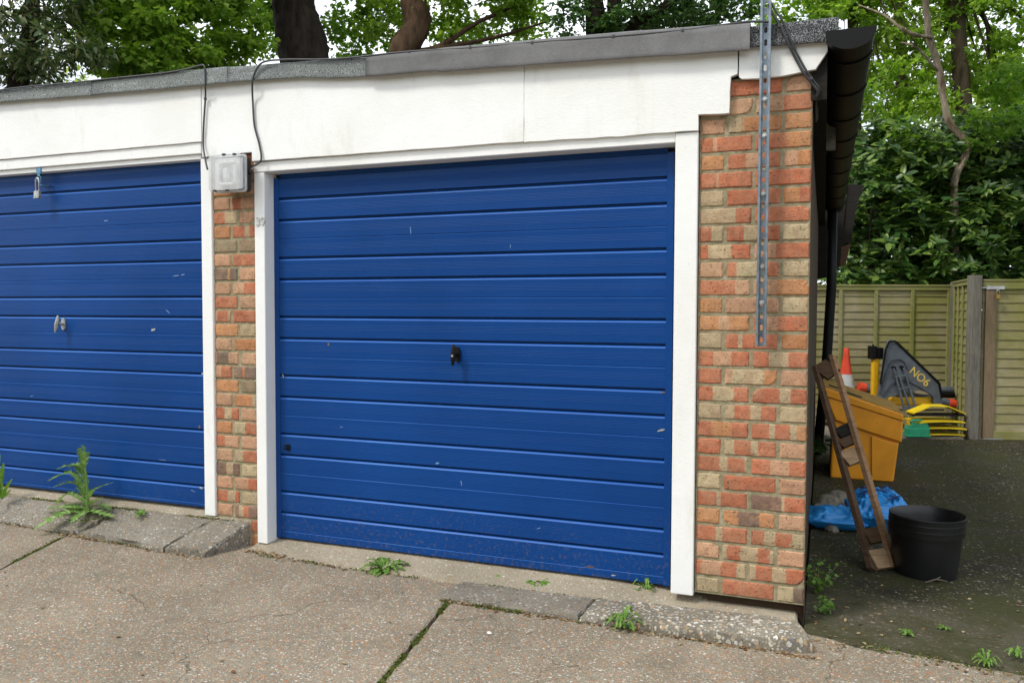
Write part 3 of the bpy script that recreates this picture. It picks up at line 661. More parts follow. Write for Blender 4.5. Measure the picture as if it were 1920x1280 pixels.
# hasp and padlock
hp = at(70.5, 345, -.02)
mb = MB(); x = hp.x; mb.box((x-.017, -.0135, 2.010), (x+.017, -.0065, 2.055)); mb.box((x-.017, -.012, 1.965), (x-.010, -.008, 2.012)); mb.box((x+.010, -.012, 1.955), (x+.017, -.008, 2.012))
mb.box((x-.017, -.012, 1.995), (x+.017, -.008, 2.012)); mb.box((x-.012, -.008, 1.94), (x+.016, .044, 1.948)); mb.build('hasp', simple('hasp_paint', (.10, .25, .38), .5, .3, var=.5, scale=50, dirt=.6, dirtc=(.4, .4, .36)), DL)
pl = empty('padlock', (hp.x-.002, -.02, 1.885), 0, 'small steel padlock hanging from the hasp at the top of the left blue door', 'padlock')
mb = MB(); mb.box((-.021, -.011, -.016), (.021, .011, .022), bev=.003); mb.box((-.023, -.013, -.021), (.023, .013, -.0165), bev=.001); mb.build('body', M['steel'], pl)
mb = MB(); mb.tube([(-.013, 0, .022), (-.013, 0, .088), (-.008, 0, .097), (.002, 0, .100), (.010, 0, .094), (.013, 0, .086), (.013, 0, .022)], .0042, 8); mb.build('shackle', M['bolt'], pl, smooth=True)

# text helper
def text_mesh(name, body, size, mat, M4, ext=.002, parent=None, bold=.022):
    cu = bpy.data.curves.new(name, 'FONT'); cu.body = body; cu.size = size; cu.extrude = ext; cu.align_x = 'CENTER'; cu.align_y = 'CENTER'; cu.offset = size*bold
    o = bpy.data.objects.new(name, cu); COL.objects.link(o)
    dg = bpy.context.evaluated_depsgraph_get(); me = bpy.data.meshes.new_from_object(o.evaluated_get(dg)); bpy.data.objects.remove(o)
    me.transform(M4); me.materials.clear(); me.materials.append(mat); me.name = name
    q = bpy.data.objects.new(name, me); COL.objects.link(q)
    if parent: q.parent = parent
    return q
p = at(488.5, 416, -.012)
text_mesh('house_number', '39', .062, M['number'], Matrix.Translation((p.x, -.0125, p.z)) @ Matrix.Rotation(math.pi/2, 4, 'X'), .0035, G, .012)

# ------------------------------------------------------------------ things on the facade
# bulkhead light
L = empty('bulkhead_light', (-2.842, 0, 1.914), 0, 'square clear plastic bulkhead light on the narrow brick pillar', 'wall light')
def rrect(hw, hh, r, n=5):
    pts = []
    for cx, cy, a0 in ((hw-r, hh-r, 0), (-hw+r, hh-r, 90), (-hw+r, -hh+r, 180), (hw-r, -hh+r, 270)):
        for i in range(n+1): a = R(a0+90*i/n); pts.append((cx+r*math.cos(a), cy+r*math.sin(a)))
    return pts
def rr_shell(levels, front=True):
    mb = MB(); n = None
    for hw, hh, r, y in levels:
        p = rrect(hw, hh, r); n = len(p); mb.v += [(a, y, b) for a, b in p]
    for i in range(len(levels)-1):
        for k in range(n): mb.face((i*n+k, i*n+(k+1) % n, (i+1)*n+(k+1) % n, (i+1)*n+k))
    if front: mb.face([(len(levels)-1)*n+k for k in range(n)])
    return mb
rr_shell([(.092, .088, .015, -.031), (.094, .090, .016, -.07), (.094, .090, .016, -.085), (.02, .02, .01, -.0852)]).build('housing', M['stain'], L)
rr_shell([(.106, .097, .016, -.078), (.106, .097, .016, -.086), (.098, .088, .012, -.087)], False).build('rim', simple('hazy_rim', (.42, .43, .43), .35), L)
rr_shell([(.102, .092, .016, -.0875), (.104, .094, .017, -.118), (.100, .090, .016, -.127), (.09, .080, .012, -.130)]).build('cover', M['clear'], L, smooth=True, autos=30)
rr_shell([(.088, .080, .01, -.087), (.088, .080, .01, -.092), (.070, .064, .01, -.090)]).build('reflector', M['whitepl'], L)
t = MB(); pp = rrect(.052, .056, .022, 6)
t.tube([(a, -.104, b) for a, b in pp[3:]+pp[:2]], .0095, 10); t.build('lamp_tube', M['whitepl'], L, smooth=True)
t = MB(); t.box((-.018, -.118, -.032), (.014, -.094, .026), bev=.005); t.build('lamp_holder', M['whitepl'], L)
for x, z in ((.0, .093), (.068, .090), (-.06, -.090), (.02, -.091)):
    t = MB(); t.box((x-.009, -.134, z-.004), (x+.009, -.120, z+.004), bev=.001); t.build('clip', M['stain'], L)
t = MB(); t.tube([(.094, -.05, .01), (.112, -.05, .008)], .010, 10); t.build('gland', M['stain'], L)

# cables
def cable(label, pts, r, group=None, sub=6):
    P = [Vector(p) for p in pts]; out = []
    for i in range(len(P)-1):
        p0, p1, p2, p3 = P[max(i-1, 0)], P[i], P[i+1], P[min(i+2, len(P)-1)]
        for k in range(sub):
            t = k/sub; out.append(.5*((2*p1)+(-p0+p2)*t+(2*p0-5*p1+4*p2-p3)*t*t+(-p0+3*p1-3*p2+p3)*t**3))
    out.append(P[-1]); mb = MB(); mb.tube(out, r, 7); o = mb.build('cable', M['cable'], None, smooth=True)
    return tag(o, label, 'cable', group)
top = lambda px, py: at(px, py, -.066)
c1 = cable('grey cable along the left roof edge dropping to the left of the bulkhead light', [top(-60, 176), top(0, 169), top(60, 162), top(140, 155), top(225, 146), top(302, 138), top(345, 131), top(372, 124), top(382, 123), top(384, 135), at(385, 160, -.068), at(385, 185, -.040), at(382, 230, -.038), at(381, 270, -.038), at(384, 295, -.06), at(389, 318, -.075)], .0048)
c2 = cable('grey cable looping from the right of the bulkhead light up onto the roof edge', [(-2.735, -.05, 1.922), at(470, 314, -.05), at(482, 308, -.045), at(490, 298, -.042), at(486, 270, -.040), at(477, 235, -.040), at(474, 190, -.042), at(473, 160, -.066), at(475, 145, -.070), at(484, 125, -.072), at(500, 115, -.072), top(540, 112), top(600, 112), top(655, 109), top(700, 104), top(770, 97), top(880, 90), top(1000, 80), top(1150, 69), top(1280, 57), top(1380, 44), top(1406, 41), at(1424, 41, -.075), at(1445, 42, -.07)], .0050)
c3 = cable('pair of black cables bent down over the end board beside the metal channel', [at(1442, 8, -.065), at(1448, 25, -.065), at(1462, 48, -.062), at(1478, 82, -.056), at(1493, 112, -.034), at(1508, 138, -.034), at(1524, 158, -.022), at(1533, 172, -.012), (.008, .04, 2.06), (.006, .3, 2.04)], .0058)
c4 = cable('thinner black cable bent down beside the cable pair on the end board', [at(1446, 5, -.065), at(1455, 22, -.065), at(1470, 44, -.062), at(1484, 80, -.056), at(1499, 110, -.036), at(1514, 136, -.034), at(1528, 155, -.022), at(1536, 168, -.012), (.014, .04, 2.07), (.012, .3, 2.05)], .0045)
def clip(px, py, Y):
    p = at(px, py, Y); mb = MB(); mb.box((-.006, -.006, -.005), (.006, .006, .007), bev=.001); mb.tube([(0, 0, .004), (0, 0, .012)], .002, 6)
    o = mb.build('cable_clip', M['cable'], None); o.location = p; return o
first = None
spots = [(60, 162, -.066, c1), (138, 155, -.066, c1), (222, 147, -.066, c1), (303, 138, -.066, c1), (385, 186, -.045, c1), (657, 109, -.066, c2), (768, 98, -.066, c2), (882, 90, -.066, c2), (998, 81, -.066, c2), (1150, 69, -.066, c2), (1280, 58, -.066, c2), (1461, 50, -.066, c3), (1490, 92, -.045, c3), (1521, 148, -.03, c3)]
for px, py, Y, par in spots:
    if first is None: first = o = clip(px, py, Y)
    else: o = first.copy(); COL.objects.link(o); o.location = at(px, py, Y)
    o.parent = par

# slotted metal channel
CH = empty('metal_channel', (at(1431, 360, -.070).x, 0, at(1430, 649, -.070).z), 0, 'galvanised slotted channel bolted upright to the brick pillar and rising past the roof', 'metal channel')
mb = MB(); wd = .0415; yb0 = -.052; ztop = 1.75; nsl = int(ztop/.05)
for s in (-1, 1):   # flanges standing out towards the viewer, with turned lips
    xa, xb = sorted((s*wd/2, s*(wd/2-.0025))); mb.box((xa, yb0-.024, 0), (xb, yb0, ztop)); xa, xb = sorted((s*(wd/2-.0027), s*(wd/2-.0085))); mb.box((xa, yb0-.0242, 0), (xb, yb0-.0215, ztop))
for k in range(nsl):
    z0 = k*.05; z1 = z0+.05; zc = z0+.025; hw = wd/2-.0027; out = []; inn = []
    for i in range(16):
        a = 2*math.pi*i/16+.001; cx_, sx_ = math.cos(a), math.sin(a)
        inn.append((.0062*cx_, zc+.0062*sx_+(.0062 if sx_ > 0 else -.0062)))
        t_ = min(hw/max(abs(cx_), 1e-6), .025/max(abs(sx_), 1e-6)); out.append((t_*cx_, zc+t_*sx_))
    o = len(mb.v)
    for y in (yb0-.0025, yb0-.0001): mb.v += [(x, y, z) for x, z in out]+[(x, y, z) for x, z in inn]
    for i in range(16):
        j = (i+1) % 16
        mb.face((o+i, o+j, o+16+j, o+16+i)); mb.face((o+32+i, o+48+i, o+48+j, o+32+j)); mb.face((o+16+i, o+16+j, o+48+j, o+48+i))
mb.build('channel', M['galv'], CH)
bolt = None
for py in (186, 254, 363, 500, 567):
    z = at(1430, py, -.065).z-CH.location.z
    if bolt is None:
        mb = MB(); mb.tube([(0, -.0595, 0), (0, -.0547, 0)], .010, 14); mb.tube([(0, -.068, 0), (0, -.0597, 0)], .0068, 6); mb.tube([(0, -.0515, 0), (0, .003, 0)], .006, 8); bolt = o = mb.build('bolt', M['bolt'], CH)
    else: o = bolt.copy(); COL.objects.link(o); o.parent = CH
    o.location = (0, 0, z)

# ------------------------------------------------------------------ yard: fence, gate
def panel(name, P0, P1, z0, z1, nb, battens, label, cat, mats, side=-1, ztop_rail=.05, group=None, stile=None, bw=.045):
    d = Vector((P1[0]-P0[0], P1[1]-P0[1])); L_ = d.length; e = empty(name, (P0[0], P0[1], z0), math.atan2(d.y, d.x), label, cat, group)
    H = z1-z0; mb = MB(); p = (H-.03)/nb
    for k in range(nb):
        za = k*p+random.uniform(-.004, .004); zb = za+p*1.12; segs = 14; o = len(mb.v)
        for i in range(segs+1):
            x = .01+(L_-.02)*i/segs; wz = .006*nz3(x+P0[0]*3, k, 0, 1.7)
            mb.v += [(x, -.012, za+wz), (x, -.002, za+wz), (x, .010, zb+wz), (x, .001, zb+wz)]
        for i in range(segs):
            q = o+i*4; mb.face((q, q+4, q+7, q+3)); mb.face((q+1, q+2, q+6, q+5)); mb.face((q, q+1, q+5, q+4))
    mb.build('boards', mats[0], e)
    m = MB(); m.box((0, -.035, H-ztop_rail), (L_, -.0125, H), bev=.003); m.box((-.005, -.045, H), (L_+.005, .03, H+.022), bev=.004); m.build('top_rail', mats[1], e)
    for b in battens:
        m = MB(); m.box((b*L_-bw/2, -.034, 0), (b*L_+bw/2, -.0125, H-ztop_rail-.001), bev=.003); m.build('batten', mats[1], e)
    return e, L_, H
# far fence panel
Fa, Fb = at(1478, 560, 7.3), None
def gp(px, depth):      # ground point at a column of the photograph and a distance
    d = fw+rt2*((px-960)/FPX); p = CAM+d*depth; return (p.x, p.y)
A_, B_ = gp(1430, 10.55), gp(1783, 10.5)
zf0 = -.36; zt = 1.215-(540-585)*10.5/1518
L_ = math.hypot(B_[0]-A_[0], B_[1]-A_[1])
bt = [(px-1430)/353 for px in (1574, 1640, 1708, 1776)]
panel('fence', A_, B_, zf0, zt, 19, [bt[0]-.187]+bt, 'greenish overlap fence panel at the far end of the yard behind the stored barriers', 'fence', (M['fence'], M['fence_green']))
C_ = gp(1817, 9.5)
def post(px, depth, w_, z0, z1, label, name='fence_post'):
    x, y = gp(px, depth); e = MB(); e.box((-w_/2, -w_/2, 0), (w_/2, w_/2, z1-z0), bev=.005); o = e.build(name, M['post_grey']); o.location = (x, y, z0); o.rotation_euler = (0, 0, YAW)
    return tag(o, label, 'post', 'timber fence posts')
post(1787, 10.45, .075, -.36, 1.215+(585-532)*10.45/1518, 'slim grey post in the corner between the far fence and the narrow side panel')
panel('fence', gp(1790, 10.4), gp(1816, 9.52), -.33, 1.215+(584-531)*10/1518, 18, (.05, .35, .68), 'narrow green side fence panel seen edge on between the two posts', 'fence', (M['fence_green'], M['fence_green']), bw=.03)
post(1825, 9.4, .115, -.36, 1.215+(584-518)*9.4/1518, 'tall thick grey gate post at the left of the gate')
Ga, Gb = gp(1838, 9.42), gp(2040, 9.3)
gtop = 1.215+(584-529)*9.4/1518; gbot = 1.215-(832-584)*9.4/1518
gt, GL, GH = panel('gate', Ga, Gb, gbot+.02, gtop, 17, (), 'overlap boarded timber gate with steel bolts at the right of the yard', 'gate', (M['fence'], M['fence_green']), ztop_rail=.09)
panel('fence', gp(2046, 9.3), (gp(2046, 9.3)[0]+1.8, gp(2046, 9.3)[1]+.2), gbot+.02, gtop, 17, (.03, .34, .66, .97), 'overlap fence panel continuing to the right of the timber gate', 'fence', (M['fence'], M['fence_green']))
m = MB(); m.box((.035, -.045, 0), (.15, -.0127, GH-.092), bev=.003); m.build('stile', M['wood_pale'] if False else M['post_brown'] if 'post_brown' in M else m_wood('gate_stile_timber', (.14, .10, .06), (.24, .18, .11), (.12, .11, .04), .6, axis=(8, 8, 1)), gt)
m = MB(); m.box((.152, -.045, 0), (GL, -.0127, .12), bev=.003); m.build('bottom_rail', M['fence_green'], gt)
for zz, x0 in ((GH-.075, -.07), (.02, -.05)):
    m = MB(); m.box((x0, -.052, zz-.008), (x0+.30, -.0455, zz+.008), bev=.002); m.box((x0+.1, -.0565, zz-.018), (x0+.30, -.0525, zz+.020), bev=.001); m.box((x0-.0, -.0565, zz-.016), (x0+.03, -.0525, zz+.018), bev=.001)
    m.build('bolt', M['bolt'], gt)
p = gt.location; q = Vector((Gb[0]-Ga[0], Gb[1]-Ga[1], 0)).normalized()
pad = empty('padlock', (Ga[0]+q.x*.155+.01, Ga[1]+q.y*.155-.085, gtop-.17), YAW, 'brass padlock hanging from the upper bolt of the timber gate', 'padlock')
m = MB(); m.box((-.022, -.01, -.03), (.022, .01, .02), bev=.003); m.build('body', M['brass'], pad)
m = MB(); m.tube([(-.014, 0, .02), (-.014, 0, .06), (0, 0, .075), (.014, 0, .06), (.014, 0, .02)], .004, 8); m.build('shackle', M['bolt'], pad, smooth=True)
# concrete kerb in front of the stored things
k0, k1 = gp(1560, 9.3), gp(1812, 9.3)
dv = Vector((k1[0]-k0[0], k1[1]-k0[1], 0)); e = slab('kerb', [(k0[0]-.3, k0[1]+1.0), (k1[0]-.3, k1[1]+.9), (k1[0], k1[1]), (k0[0], k0[1])], 20, 10, lambda x, y, u, v: -.235, M['apron'], .12, .01, .01)

# ------------------------------------------------------------------ stored things at the far end
def wp(px, py, depth):
    d = fw+rt2*((px-960)/FPX)-up2*((py-640)/FPX); return CAM+d*depth
# cone
p = wp(1585, 760, 10.1); s_ = 10.1/1518
zt_ = wp(1586, 656, 10.1).z
cn = empty('traffic_cone', (p.x, p.y, -.235), YAW, 'orange traffic cone with a dirty white sleeve standing against the far fence', 'traffic cone')
Hc = zt_+.262
m = MB(); m.lathe([(.0, Hc), (.026, Hc), (.030, Hc-.01), (.040, Hc-.10), (.040, Hc-.11), (.074, Hc-.33)], n=28); m.lathe([(.112, Hc-.53), (.16, .04), (.165, .03)], n=28); m.build('cone', M['red_p'], cn, smooth=True, autos=40)
m = MB(); m.lathe([(.0755, Hc-.325), (.113, Hc-.53)], n=28); m.build('sleeve', M['coneband'], cn, smooth=True)
m = MB(); m.box((-.21, -.21, .0), (.21, .21, .03), bev=.01); m.build('base', M['black'], cn)
# barrier post with black cap
p = wp(1639, 760, 9.95); bp = empty('barrier_post', (p.x, p.y, -.235), YAW, 'yellow barrier post with a black plastic head beside the grey triangular board', 'barrier post')
zc_ = wp(1640, 676, 9.95).z+.262; zh = wp(1640, 652, 9.95).z+.262
m = MB(); m.prism(rrect(.040, .035, .015, 3)[::-1], 0.0, zc_, 'z'); m.build('post', M['yellow_post'], bp, smooth=True, autos=40)
m = MB(); m.box((-.075, -.05, zc_-.005), (.0, .05, zh), bev=.008); m.box((.018, -.05, zc_-.005), (.082, .05, zh-.02), bev=.008); m.box((.0, -.035, zc_-.005), (.018, .04, zh-.04)); m.tube([(-.03, 0, zh), (-.03, 0, zh+.02)], .01, 8); m.build('head', M['black'], bp)
# grey triangular board: own frame facing the camera
D = 9.8; px0 = 1700; o0 = wp(px0, 760, D)
K = D/1518
def loc2(px, py): return ((px-px0)*K, (760-py)*K)
tb = empty('barrier_board', (o0.x, o0.y, o0.z), YAW, 'dark grey triangular plastic board stencilled NO6 leaning at the back of the yard', 'board')
outl = [(1645, 745), (1652, 700), (1657, 655), (1661, 641), (1668, 636.5), (1676, 640), (1758, 717), (1764, 745), (1767, 762), (1751, 758), (1747, 742), (1735, 734), (1722, 731), (1705, 734), (1690, 738), (1675, 742), (1655, 748)]
m = MB(); m.prism([loc2(*q) for q in outl][::-1], -.012, .022); m.build('panel', M['grey_p'], tb)
def bar(parent, name, pts, r, y, mat, hgt=.02):
    m = MB(); P = [loc2(*q) for q in pts]
    for a, b in zip(P[:-1], P[1:]):
        d = Vector((b[0]-a[0], b[1]-a[1])); n_ = Vector((-d.y, d.x)).normalized()*r
        m.prism([(a[0]+n_.x, a[1]+n_.y), (b[0]+n_.x, b[1]+n_.y), (b[0]-n_.x, b[1]-n_.y), (a[0]-n_.x, a[1]-n_.y)], y-hgt, y)
    return m.build(name, mat, parent)
bar(tb, 'edge_lip', [(1676, 640), (1758, 717), (1764, 745)], .010, -.0125, M['black'], .02)
bar(tb, 'edge_lip', [(1648, 720), (1657, 655), (1663, 640), (1675, 639)], .008, -.0125, M['black'], .02)
bar(tb, 'rib', [(1648, 738), (1664, 682), (1669, 675), (1684, 673), (1692, 678), (1699, 692)], .006, -.0125, simple('rib_grey', (.035, .042, .052), .5), .014)
bar(tb, 'rib', [(1654, 742), (1668, 722), (1680, 713), (1698, 713), (1725, 727), (1746, 741)], .005, -.0127, simple('rib_grey2', (.03, .036, .045), .5), .012)
for nm, a, b in (('strut', (1671, 690), (1692, 765)), ('strut', (1689, 689), (1714, 764)), ('strut', (1682, 706), (1703, 764))): bar(tb, nm, [a, b], .010, -.034, M['grey_p'], .02)
bar(tb, 'strut_crosspiece', [(1673, 706), (1694, 702)], .009, -.035, M['grey_p'], .018)
bar(tb, 'strut_crosspiece', [(1679, 729), (1702, 724)], .009, -.0352, M['grey_p'], .018); bar(tb, 'strut_crosspiece', [(1690, 765), (1716, 763)], .022, -.0354, M['grey_p'], .02)
bar(tb, 'socket', [(1669, 689), (1674, 687), (1676, 694)], .012, -.0128, M['black'], .016); bar(tb, 'socket', [(1684, 688), (1689, 686), (1690, 693)], .012, -.0128, M['black'], .016)
c_ = loc2(1722, 706)
tx = text_mesh('stencil_text', 'NO6', .135, M['paint_yellow'], Matrix.Translation((c_[0], -.0140, c_[1])) @ Matrix.Rotation(R(-(-40)), 4, 'Y') @ Matrix.Rotation(math.pi/2, 4, 'X'), .0012, tb, .012)
# pipes bundle with red ends
pid = 0
for (pa, pb, dp, r, lab, caps) in (((1748, 731), (1786, 731), 10.2, .045, 'upper grey pipe lying behind the triangular board', ()), ((1752, 739), (1788, 740), 10.12, .040, 'middle black pipe lying behind the triangular board', ()), ((1620, 727), (1779, 756), 10.02, .052, 'lower dark pipe with red ends lying behind the triangular board', (0, 1))):
    a, b = wp(*pa, dp), wp(*pb, dp); m = MB(); m.tube([a, b], r, 14); o = m.build('pipe', M['grey_p'] if pid != 1 else M['black'], None, smooth=True, autos=40); tag(o, lab, 'pipe', 'pipes stacked behind the board'); pid += 1
    for c in caps:
        e_ = (a, b)[c]; d = (b-a).normalized()*(1 if c else -1); m = MB(); m.tube([e_-d*.01, e_+d*.07], r+.008, 14); m.build('end_cap', M['red_p'], o, smooth=True, autos=40)
# yellow long box
a, b = wp(1672, 752, 9.9), wp(1750, 755, 9.9)
m = MB(); dl = (b-a).length; m.box((0, -.05, -.05), (dl, .12, .045), bev=.02); o = m.build('yellow_case', M['yellow_post']); o.location = a; o.rotation_euler = (0, 0, YAW); tag(o, 'long yellow plastic beam lying under the grey triangular board', 'plastic beam')
# stack of yellow bases
pc = wp(1750, 795, 9.52)
for k in range(4):
    sx = .30 if k == 3 else .27; e_ = empty('yellow_base', (pc.x+.02*(k % 2), pc.y, -.235+.014+(.074*k)+(.02 if k == 3 else 0)), YAW+(R(3*(-1)**k) if k < 3 else R(-2)), ['lowest', 'second lowest', 'second from top', 'topmost, humped'][k]+' yellow plastic base in the stack beside the gate post', 'plastic base', 'yellow bases stacked by the gate post')
    m = MB(); n = 24
    for j in range(2):
        for i in range(n+1):
            u = -1+2*i/n; zz = (.085*max(0, min(1, (1-abs(u))/.66)) if k == 3 else .012*(1-u*u)); x = u*sx
            m.v += [(x, (-.10 if k == 3 else -.19)+(.20 if k == 3 else .38)*j, zz+.004), (x, (-.10 if k == 3 else -.19)+(.20 if k == 3 else .38)*j, zz-.008)]
    w2 = 2*(n+1)
    for i in range(n):
        q = i*2; m.face((q, q+2, w2+q+2, w2+q)); m.face((q+1, w2+q+1, w2+q+3, q+3)); m.face((q, q+1, q+3, q+2)); m.face((w2+q, w2+q+2, w2+q+3, w2+q+1))
    m.build('plate', M['yellow_b'], e_)
    if k < 3: m = MB(); m.box((-sx*.9, -.17, -.014), (sx*.9, .17, -.0085)); m.build('underside', M['black'], e_)
    else: m = MB(); m.box((-sx*.97, -.09, -.03), (sx*.97, .09, -.0125)); m.build('underside', M['black'], e_)
# green can
p = wp(1719, 808, 9.36); p.z = -.235
cn = empty('fuel_can', (p.x, p.y, -.235), YAW, 'small green plastic fuel can in front of the yellow bases', 'fuel can')
m = MB(); m.box((-.125, -.07, 0), (.125, .07, .11), bev=.02); m.prism([(-.12, .1), (.12, .1), (.09, .15), (-.07, .155)], -.06, .06); m.box((-.132, -.076, .0), (.132, .076, .02), bev=.006); m.build('body', M['green_p'], cn)
m = MB(); m.tube([(-.07, 0, .145), (-.06, 0, .185), (.04, 0, .185), (.06, 0, .145)], .014, 10); m.build('handle', M['green_p'], cn, smooth=True)
m = MB(); m.tube([(-.095, 0, .13), (-.105, 0, .18)], .02, 12); m.build('cap', M['yellow_post'], cn, smooth=True, autos=40)

# ------------------------------------------------------------------ grit bin
GB = empty('grit_bin', (0, 0, 0), 0, 'yellow grit bin with a sloping mossy lid standing beside the garage wall', 'grit bin')
yb1 = 3.72
P = lambda px, py, Y=yb1: (at(px, py, Y).x, at(px, py, Y).z)
zg = yardz(.4, 4)
lidf = [P(1543, 725), P(1694, 777), P(1695, 789), P(1549, 742)]
skirt = [P(1548.5, 742.5), P(1693.5, 789.5), P(1691, 830), P(1634, 812), P(1566, 788)]
body = [P(1562, 784), P(1636, 810), P(1687, 826), (P(1676, 905)[0], zg), (P(1556, 905)[0], zg)]
m = MB(); m.prism(body[::-1], yb1+.03, yb1+.86); o = m.build('body', M['yellow'], GB); bv = o.modifiers.new('b', 'BEVEL'); bv.width = .02; bv.segments = 3
xr = P(1633, 820)
m = MB(); m.prism([(P(1634, 818)[0], P(1634, 818)[1]), (P(1685, 834)[0], P(1685, 834)[1]), (P(1674, 900)[0]-.004, zg+.01), (P(1634, 900)[0], zg+.01)], yb1+.014, yb1+.0295); o = m.build('leg_panel', M['yellow'], GB); bv = o.modifiers.new('b', 'BEVEL'); bv.width = .006; bv.segments = 2
m = MB(); m.prism(skirt[::-1], yb1+.004, yb1+.92); o = m.build('collar', M['yellow'], GB); bv = o.modifiers.new('b', 'BEVEL'); bv.width = .012; bv.segments = 3
lid = MB()
a, b = P(1543, 725), P(1694, 777); lid.prism([P(1548, 743), P(1694.5, 790), b, a], yb1-.008, yb1+.95); lo = lid.build('lid', M['yellow'], GB); bv = lo.modifiers.new('b', 'BEVEL'); bv.width = .010; bv.segments = 3
sl_ = (b[1]-a[1])/(b[0]-a[0])
def onlid(u, v, h=.0): return Vector((a[0]+(b[0]-a[0])*u, yb1+.02+.9*v, a[1]+(b[1]-a[1])*u+h))
def lidquad(u0, u1, v0, v1, h0, h1):
    m = MB(); c = [onlid(u0, v0), onlid(u1, v0), onlid(u1, v1), onlid(u0, v1)]
    m.add([tuple(p+Vector((0, 0, h0))) for p in c]+[tuple(p+Vector((0, 0, h1))) for p in c], [(0, 1, 2, 3)[::-1], (4, 5, 6, 7), (0, 1, 5, 4), (1, 2, 6, 5), (2, 3, 7, 6), (3, 0, 4, 7)]); return m
lidquad(.02, .98, .0, .98, .001, .006).build('lid_top', M['yellow_top'], lo)
lidquad(.30, .50, .10, .22, .007, .011).build('latch', M['black'], lo)
lidquad(.08, .2, .25, .35, .007, .012).build('latch', M['black'], lo)

# ------------------------------------------------------------------ leaves
def leaf_obj(name, pos, dirs, nrm, size, width, mat, parent=None, fold=.18, shape=0, curl=0):
    N = len(pos); d = dirs/np.linalg.norm(dirs, axis=1, keepdims=True); s = np.cross(d, nrm); s /= np.linalg.norm(s, axis=1, keepdims=True)+1e-9; n = np.cross(s, d)
    L_ = size.reshape(-1, 1); W = L_*width
    pr = [(0, 0), (.3, .5), (.68, .42), (1, 0), (.68, -.42), (.3, -.5)] if shape == 0 else [(0, 0), (.42, .62), (.6, .30), (1, 0), (.6, -.30), (.42, -.62)]
    vs = np.stack([pos+d*L_*a+s*W*b+n*(abs(b)*W*fold*2-curl*L_*a*a) for a, b in pr], 1).reshape(-1, 3)
    idx = np.arange(N).reshape(-1, 1)*6
    f = np.concatenate([idx+np.array([[0, 1, 2, 3]]), idx+np.array([[0, 3, 4, 5]])], 1).reshape(-1)
    me = bpy.data.meshes.new(name); me.vertices.add(N*6); me.vertices.foreach_set('co', vs.astype(np.float32).ravel())
    me.loops.add(N*8); me.loops.foreach_set('vertex_index', f.astype(np.int32))
    me.polygons.add(N*2); me.polygons.foreach_set('loop_start', np.arange(0, N*8, 4, dtype=np.int32)); me.polygons.foreach_set('loop_total', np.full(N*2, 4, dtype=np.int32))
    a_ = me.attributes.new('rnd', 'FLOAT', 'FACE'); a_.data.foreach_set('value', np.repeat(RNG.random(N), 2).astype(np.float32))
    me.materials.append(mat); me.update(calc_edges=True); me.validate()
    o = bpy.data.objects.new(name, me); COL.objects.link(o)
    if parent: o.parent = parent
    return o
def rv(n): v = RNG.normal(size=(n, 3)); return v/np.linalg.norm(v, axis=1, keepdims=True)
def clumps(ells, ncl, per, crad, flat=.5, shell=.55):
    # clump centres in ellipsoids, leaves scattered in each
    C = []; 
    tot = sum(e[1][0]*e[1][1]*e[1][2] for e in ells)
    for c, r in ells:
        k = max(1, int(ncl*r[0]*r[1]*r[2]/tot)); u = rv(k); rad = (shell+(1-shell)*RNG.random((k, 1)))*RNG.random((k, 1))**.15
        C.append(np.array(c)+u*rad*np.array(r))
    C = np.concatenate(C); n = len(C)
    idx = np.repeat(np.arange(n), per); cr_ = (crad*(.5+RNG.random(n)))[idx].reshape(-1, 1)
    off = rv(len(idx))*RNG.random((len(idx), 1))**.5; tilt = RNG.normal(size=(n, 3))*.25; tilt[:, 2] = 1; tilt /= np.linalg.norm(tilt, axis=1, keepdims=True)
    T = tilt[idx]; off = off-T*(off*T).sum(1, keepdims=True)*(1-flat)
    pos = C[idx]+off*cr_; out = off+rv(len(idx))*.6; out[:, 2] -= .25
    nr = T+rv(len(idx))*.55
    return C, pos, out, nr
def crown(name, ells, ncl, per, crad, size, width, mat, parent, flat=.4, shape=0, fold=.15, droop=0, shell=.5):
    C, pos, out, nr = clumps(ells, ncl, per, crad, flat, shell); sz = size*(.6+.8*RNG.random(len(pos)))
    return leaf_obj(name, pos, out, nr, sz, width, mat, parent, fold, shape), C
def limbs(mb, base, C, r0, count, sag=.15):
    base = Vector(base); idx = RNG.choice(len(C), min(count, len(C)), replace=False)
    for i in idx:
        t = Vector(C[i]); mid = base.lerp(t, .5)+Vector((random.uniform(-.2, .2), random.uniform(-.2, .2), random.uniform(-.1, .35)))
        q1 = base.lerp(mid, .5)+Vector((random.uniform(-.1, .1),)*3); mb.tube([base, q1, mid, mid.lerp(t, .6), t], [r0, r0*.75, r0*.5, r0*.3, r0*.12], 6, jit=.2)
def tree(name, label, cat, trunk_pts, trunk_r, bark, ells, ncl, per, crad, size, width, mat, nl=14, flat=.4, shape=0, group=None, jit=.25, extra=(), limb_from=None, shell=.5):
    b = Vector(trunk_pts[0]); e = empty(name, b, 0, label, cat, group)
    loc = lambda p: tuple(Vector(p)-b)
    m = MB(); m.tube([loc(p) for p in smooth_pts(trunk_pts, 12)], interp_r(trunk_r, len(trunk_pts), 12), 16, jit=jit)
    for pts, rs in extra: m.tube([loc(p) for p in smooth_pts(pts, 4)], interp_r(rs, len(pts), 4), 10, jit=jit)
    ell2 = [(loc(c), r) for c, r in ells]
    o, C = crown('crown', ell2, ncl, per, crad, size, width, mat, e, flat, shape, shell=shell)
    for lf in (limb_from or [trunk_pts[-1]]): limbs(m, loc(lf), C, trunk_r[-1]*.55, nl//len(limb_from or [1]))
    m.build('trunk', bark, e, smooth=True)
    return e
